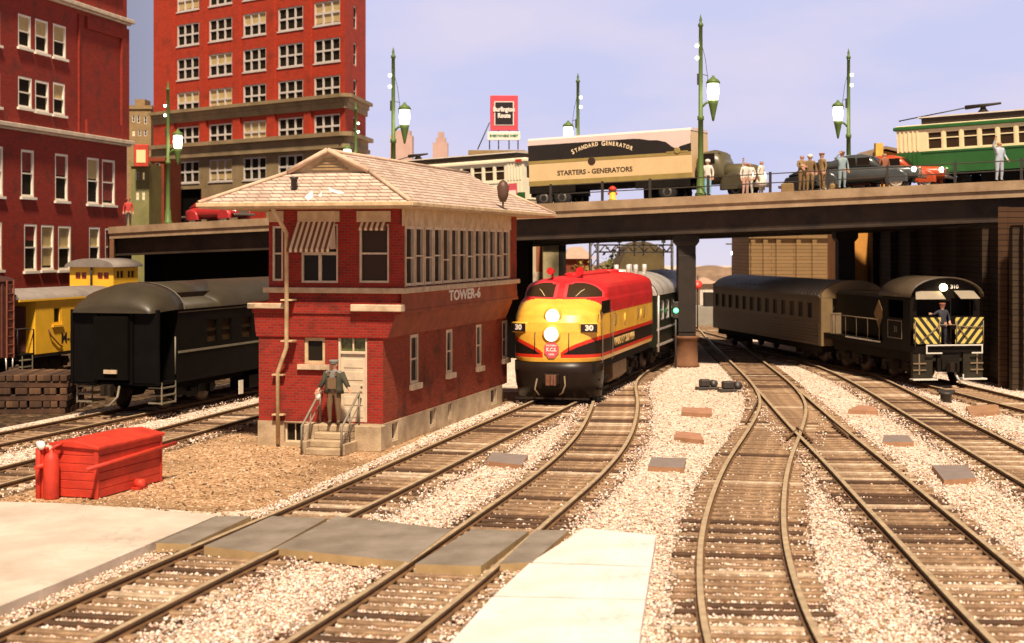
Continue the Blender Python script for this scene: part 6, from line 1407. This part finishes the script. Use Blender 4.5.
# trolleys
def trolley(px0, off, head, lb, body, trim, roofm, nwin, Lt, right_end=False, z_off=0.):
    p, a, g_ = deck(px0, off); c = thing('trolley_car', lb, 'trolley', tuple(p)); c.rotation_euler = (0,-math.atan(g_)*1.0, head if head is not None else a)
    w = 2.5; z0, z1, z2 = .75, 1.75, 2.75; end = 1.15
    xsW = [(end+.25+k*(Lt-2*end-.3)/nwin, end+.25+(k+.86)*(Lt-2*end-.3)/nwin) for k in range(nwin)]
    holes = [(a_,b_,z1+.06,z1+.88) for a_,b_ in xsW]
    def side(mb, y, N, hs, zz0, zz1): holewall(mb,(0,y,0),(1,0,0),N,0,Lt,zz0,zz1,hs,.08)
    mb = MB(); side(mb,0,(0,-1,0),[],z0,z1); side(mb,w,(0,1,0),[],z0,z1); 
    for x in (0,Lt): mb.quad((x,0,z0),(x,w,z0),(x,w,z1),(x,0,z1))
    for k in range(5):
        for e in (.12,Lt-end+.05): mb.box(e+k*.2,e+.1+k*.2,-.03,-.002,z0+.05,z1-.05)
    mb.box(end,Lt-end,-.04,-.002,z0,z0+.12); mb.box(end,Lt-end,-.03,-.002,z1-.08,z1); mb.build('side_panel', body, c)
    mb = MB(); side(mb,0,(0,-1,0),holes,z1,z2); side(mb,w,(0,1,0),holes,z1,z2)
    for x, N in ((0,(-1,0,0)),(Lt,(1,0,0))): holewall(mb,(x,0,0),(0,1,0),N,0,w,z1,z2,[(.2,.75,z1+.1,z1+.82),(.95,1.55,z1+.1,z1+.82),(1.75,2.3,z1+.1,z1+.82)],.08)
    for e in (.12,Lt-end+.05):
        for k in range(5): mb.box(e+k*.2,e+.08+k*.2,-.035,-.002,z1+.05,z2-.05)
    mb.build('upper_body', trim, c)
    for h in holes: window(c,(0,0,0),(1,0,0),(0,-1,0),*h,trim,m_gl2,1,2,.05,.05,bars=[.62],mw=.05)
    for x, N in ((0,(-1,0,0)),(Lt,(1,0,0))):
        for h in ((.2,.75),(.95,1.55),(1.75,2.3)): window(c,(x,0,0),(0,1,0),N,*h,z1+.1,z1+.82,trim,m_gl2,1,1,.05,.05)
    b = MB(); b.box(-.15,Lt+.15,-.08,w+.08,z2,z2+.16); b.build('eave', body, c, bevel=.03)
    b = MB(); b.box(-.05,Lt+.05,.0,w,z2+.161,z2+.22); b.build('lower_roof', trim, c, bevel=.02)
    b = MB(); b.box(1.0,Lt-1.0,.5,w-.5,z2+.221,z2+.55); cl_ = b.build('clerestory', roofm, c); b = MB(); b.loft([[(x,.4,z2+.55),(x,.5,z2+.62),(x,w/2,z2+.68),(x,w-.5,z2+.62),(x,w-.4,z2+.55)] for x in (.85,Lt-.85)],0,False,True,False); b.build('clerestory_roof', paint('canvas_grey',(.42,.36,.30),.8,.1,2), cl_)
    b = MB(); b.box(.1,Lt-.1,.1,w-.1,.68,z0-.001); b.box(Lt*.3,Lt*.68,.3,w-.3,.25,.679); b.build('underframe', m_und, c)
    for x in (1.7,2.9,Lt-2.9,Lt-1.7):
        wheel(c,x,.35,.36,.12,m_trk); wheel(c,x,w-.35,.36,.12,m_trk)
    return c, Lt, w, z2
m_tgr = paint('trolley_green',(.025,.11,.022),.4,.1,2); m_tcr = paint('trolley_cream',(.80,.66,.38),.5,.06,2); m_trf = paint('trolley_roof_dark',(.035,.022,.015),.6,.15,2)
pa, aa, ga = deck(900, 5.5)
c, Lt, w, z2 = trolley(900, 5.5, aa-.12, 'green trolley car with cream windows cut by the right edge of the photo', m_tgr, m_tcr, m_trf, 12, 12.2)
b = MB(); b.lathe([(0,z2+.68),(.25,z2+.7),(.14,z2+.82),(.12,z2+.92),(.3,z2+.96),(0,z2+1.0)],(3.6,w/2,0),12); b.tube([(4.4,w/2,z2+1.02),(2.8,w/2,z2+.95)],[.05,.1],8); b.build('pole_base', m_trf, c); b = MB(); b.tube([(2.9,w/2,z2+.95),(-.2,w/2,z2+.58)],.03,6); b.lathe([(0,-.06),(.06,0),(0,.06)],(-.25,w/2,z2+.57),8); b.build('trolley_pole', m_dk, c)
pa, aa, ga = deck(531, 9.); q, _, _ = deck(372, 9.); m_tw = paint('trolley_white',(.84,.76,.56),.5,.06,2); Lt2 = (pa-q).length
c, Lt, w, z2 = trolley(372, 9., None, 'cream trolley car with green apron, behind the roof of the signal tower', m_tw, m_tw, m_trf, 11, Lt2)
MB().box(Lt-2.2,Lt+.05,-.06,-.031,.72,1.12).build('apron', m_tgr, c); sg = MB().box(Lt-1.0,Lt-.45,-.1,-.065,.85,1.62).build('poster', m_em, c); MB().box(Lt-.95,Lt-.5,-.115,-.102,.88,1.25).build('paper', m_wl, sg)
b = MB(); b.box(Lt-.3,Lt+.2,-.15,w,.55,.67); b.build('step', m_trim, c); b = MB(); b.box(Lt-.5,Lt-.1,-.115,-.085,z2-.02,z2+.14); b.build('route_sign', m_rbx, c)
b = MB(); b.lathe([(0,z2+.68),(.25,z2+.7),(.12,z2+.86),(.28,z2+.92),(0,z2+.95)],(2.6,w/2,0),12); b.tube([(3.3,w/2,z2+.95),(1.9,w/2,z2+.9)],[.05,.1],8); b.build('pole_base', m_trf, c); b = MB(); b.tube([(2.,w/2,z2+.9),(-1.4,w/2,z2+.3)],.03,6); b.build('trolley_pole', m_dk, c)
# cars
def car(px, off, lb, paintm, Lc=4.6, flip=1, roof=True, hc=1.6, group='cars on the bridge', ww=True):
    p, a, g_ = deck(px, off); c = thing('parked_car', lb, 'car', tuple(p), 0, group); c.rotation_euler = (0,-math.atan(g_)*flip, a if flip > 0 else a+pi)
    W2 = .85; 
    S_ = [(-2.3,.55,.45,.75),(-2.15,.72,.38,.95),(-1.5,.82,.34,1.05),(-.6,.86,.34,1.08),(.5,.86,.34,1.06),(1.3,.74,.36,1.04),(2.0,.62,.40,1.0),(2.3,.5,.45,.85)]
    b = MB(); b.loft([xell(w_,z0,z1,x*Lc/4.6,24,3.2) for x,w_,z0,z1 in S_]); b.build('body', paintm, c)
    b = MB(); b.loft([xell(.55,.9,1.08,-2.0*Lc/4.6,20,2.6),xell(.68,.9,1.35,-1.4*Lc/4.6,20,2.6),xell(.72,.9,hc,-.7,20,3),xell(.72,.9,hc+.02,0.,20,3),xell(.70,.9,1.5,.45,20,3),xell(.66,.9,1.08,.85,20,2.6)]); b.build('cabin', paintm, c)
    b = MB()
    for s in (-1,1): b.box(-.95,-.2,s*.71-.02,s*.71+.02,1.12,hc-.16); b.box(-.12,.42,s*.71-.02,s*.71+.02,1.12,hc-.17)
    b.build('side_window', m_gl, c); b = MB(); b.add([(.82,-.55,1.12),(.82,.55,1.12),(.52,.5,hc-.14),(.52,-.5,hc-.14),(.76,-.55,1.12),(.76,.55,1.12),(.46,.5,hc-.14),(.46,-.5,hc-.14)],[(0,1,2,3),(4,5,6,7),(0,1,5,4),(1,2,6,5),(2,3,7,6),(3,0,4,7)]); b.build('windscreen', m_gl, c)
    for x in (-1.4*Lc/4.6,1.5*Lc/4.6):
        for s in (-1,1):
            b = MB(); b.loft([[(x+.5*q*cos(R(t_)), s*(.62+dy), .40+.48*q*sin(R(t_))) for t_ in range(-15,196,21)] for dy,q in ((0,.8),(.06,1),(.22,1),(.27,.85))],0,True,True,False); b.build('mudguard', paintm, c); wheel(c,x,s*.75,.34,.18,None,ww)
    for s in (-1,1): MB().lathe([(0,-.1),(.1,-.08),(.13,.05),(0,.08)],(2.2*Lc/4.6,s*.52,.82),12,'x').build('headlight', m_bulb, c)
    for x in (-2.42,2.42): b = MB(); b.box(x*Lc/4.6-.05,x*Lc/4.6+.05,-.8,.8,.42,.56); b.build('bumper', m_hub, c, bevel=.03)
    b = MB(); b.box(2.28*Lc/4.6,2.36*Lc/4.6,-.32,.32,.5,.9); b.build('grille', m_hub, c)
m_dkc = paint('car_charcoal',(.055,.06,.06),.25,.05,2,spec=.6)
car(863,2.9,'charcoal rounded sedan with whitewall tyres behind the person in pale blue',m_dkc,4.8)
car(893,4.7,'orange red car half hidden behind the charcoal sedan and the green trolley',paint('car_orange',(.42,.06,.015),.35,.05,2))
car(218,4.,'red and white car on the bridge at the left of the tower roof',paint('car_red',(.40,.03,.03),.35,.05,2),4.2)
car(835,6.6,'black sedan behind the soldiers, mostly hidden',paint('car_black_paint',(.015,.014,.013),.25,.05,2))
# small things on the bridge
p, a, g_ = deck(611.5,.7); t = thing('fire_hydrant','yellow fire hydrant with red cap under the trailer by the railing','hydrant',tuple(p)); MB().lathe([(0,0),(.2,0),(.2,.06),(.15,.08),(.15,.45),(0,.46)],n=12).build('barrel', paint('hydrant_yellow',(.75,.50,.05),.5), t); MB().lathe([(.0,.46),(.19,.46),(.17,.6),(.07,.68),(0,.69)],n=12).build('cap', m_rbx, t); b = MB(); b.lathe([(0,-.22),(.06,-.22),(.06,.22),(0,.22)],(0,0,.34),8,'x'); b.build('outlet', m_rbx, t)
p, a, g_ = deck(787,1.2); t = thing('suitcase','tan suitcase standing on the pavement left of the soldiers','suitcase',tuple(p),a); MB().box(-.28,.28,-.1,.1,0,.42).build('case', k1, t, bevel=.03); MB().tube([(-.08,0,.42),(-.06,0,.48),(.06,0,.48),(.08,0,.42)],.014,6).build('handle', k2, t)
p, a, g_ = deck(832,1.1); t = thing('duffel_bag','tan duffel bag beside the soldier with the peaked cap','bag',tuple(p),a); MB().loft([ell(.12,0,.3,y,12,2.4) if abs(y)<.3 else ell(.07,.05,.24,y,12) for y in (-.34,-.28,0,.28,.34)]).build('bag', k1, t); MB().tube([(0,-.15,.29),(0,-.08,.38),(0,.08,.38),(0,.15,.29)],.014,5).build('handle', k2, t)
p, a, g_ = deck(128.,.8); person((p.x,p.y,p.z+.012),.3,'person in red on the bridge beside the dull red building',cl('red_cloth',(.5,.05,.04)),cl('dark_cloth',(.05,.04,.04)),DOWN,'hood',brw,group=gs,eyes=False)
# yellow gabled building behind the cars
Yb = 84.; xa, xb = (850-512)/F*Yb, (905-512)/F*Yb; zb_ = 7.9
t = thing('gabled_store','orange yellow gabled building with brown roof behind the parked cars','building',(xa,Yb,0)); w = xb-xa; ze = H-(168-YH)*Yb/F; zp = H-(149-YH)*Yb/F
m_oy = paint('orange_boards',(.62,.27,.05),.7,.12,1.5); MB().add([(0,0,0),(w,0,0),(w,0,zp-.35),(w*.62,0,zp-.1),(0,0,ze),(0,6,0),(w,6,0),(w,6,zp-.35),(w*.62,6,zp-.1),(0,6,ze)],[(0,1,2,3,4),(5,6,7,8,9),(1,6,7,2),(0,5,9,4)]).build('wall', m_oy, t)
b = MB(); b.add([(-.3,-.3,ze-.15),(w*.62,-.3,zp),(w*.62,6,zp),(-.3,6,ze-.15),(-.3,-.3,ze+.0),(w*.62,-.3,zp+.15),(w*.62,6,zp+.15),(-.3,6,ze)],[(0,1,2,3),(4,5,6,7),(0,1,5,4),(3,0,4,7)]); b.add([(w*.62,-.3,zp),(w+.2,-.3,zp-.3),(w+.2,6,zp-.3),(w*.62,6,zp),(w*.62,-.3,zp+.15),(w+.2,-.3,zp-.12),(w+.2,6,zp-.12),(w*.62,6,zp+.15)],[(0,1,2,3),(4,5,6,7),(0,1,5,4),(1,2,6,5)]); b.build('roof', paint('store_roof',(.26,.17,.10),.85,.1,2), t)
xc = (876-512)/F*Yb-xa; zc_ = H-(144-YH)*Yb/F; MB().box(xc-.2,xc+.2,-.8,-.4,ze-1.,zc_).build('sign_pillar', paint('pillar_yellow',(.75,.45,.08),.6), t)
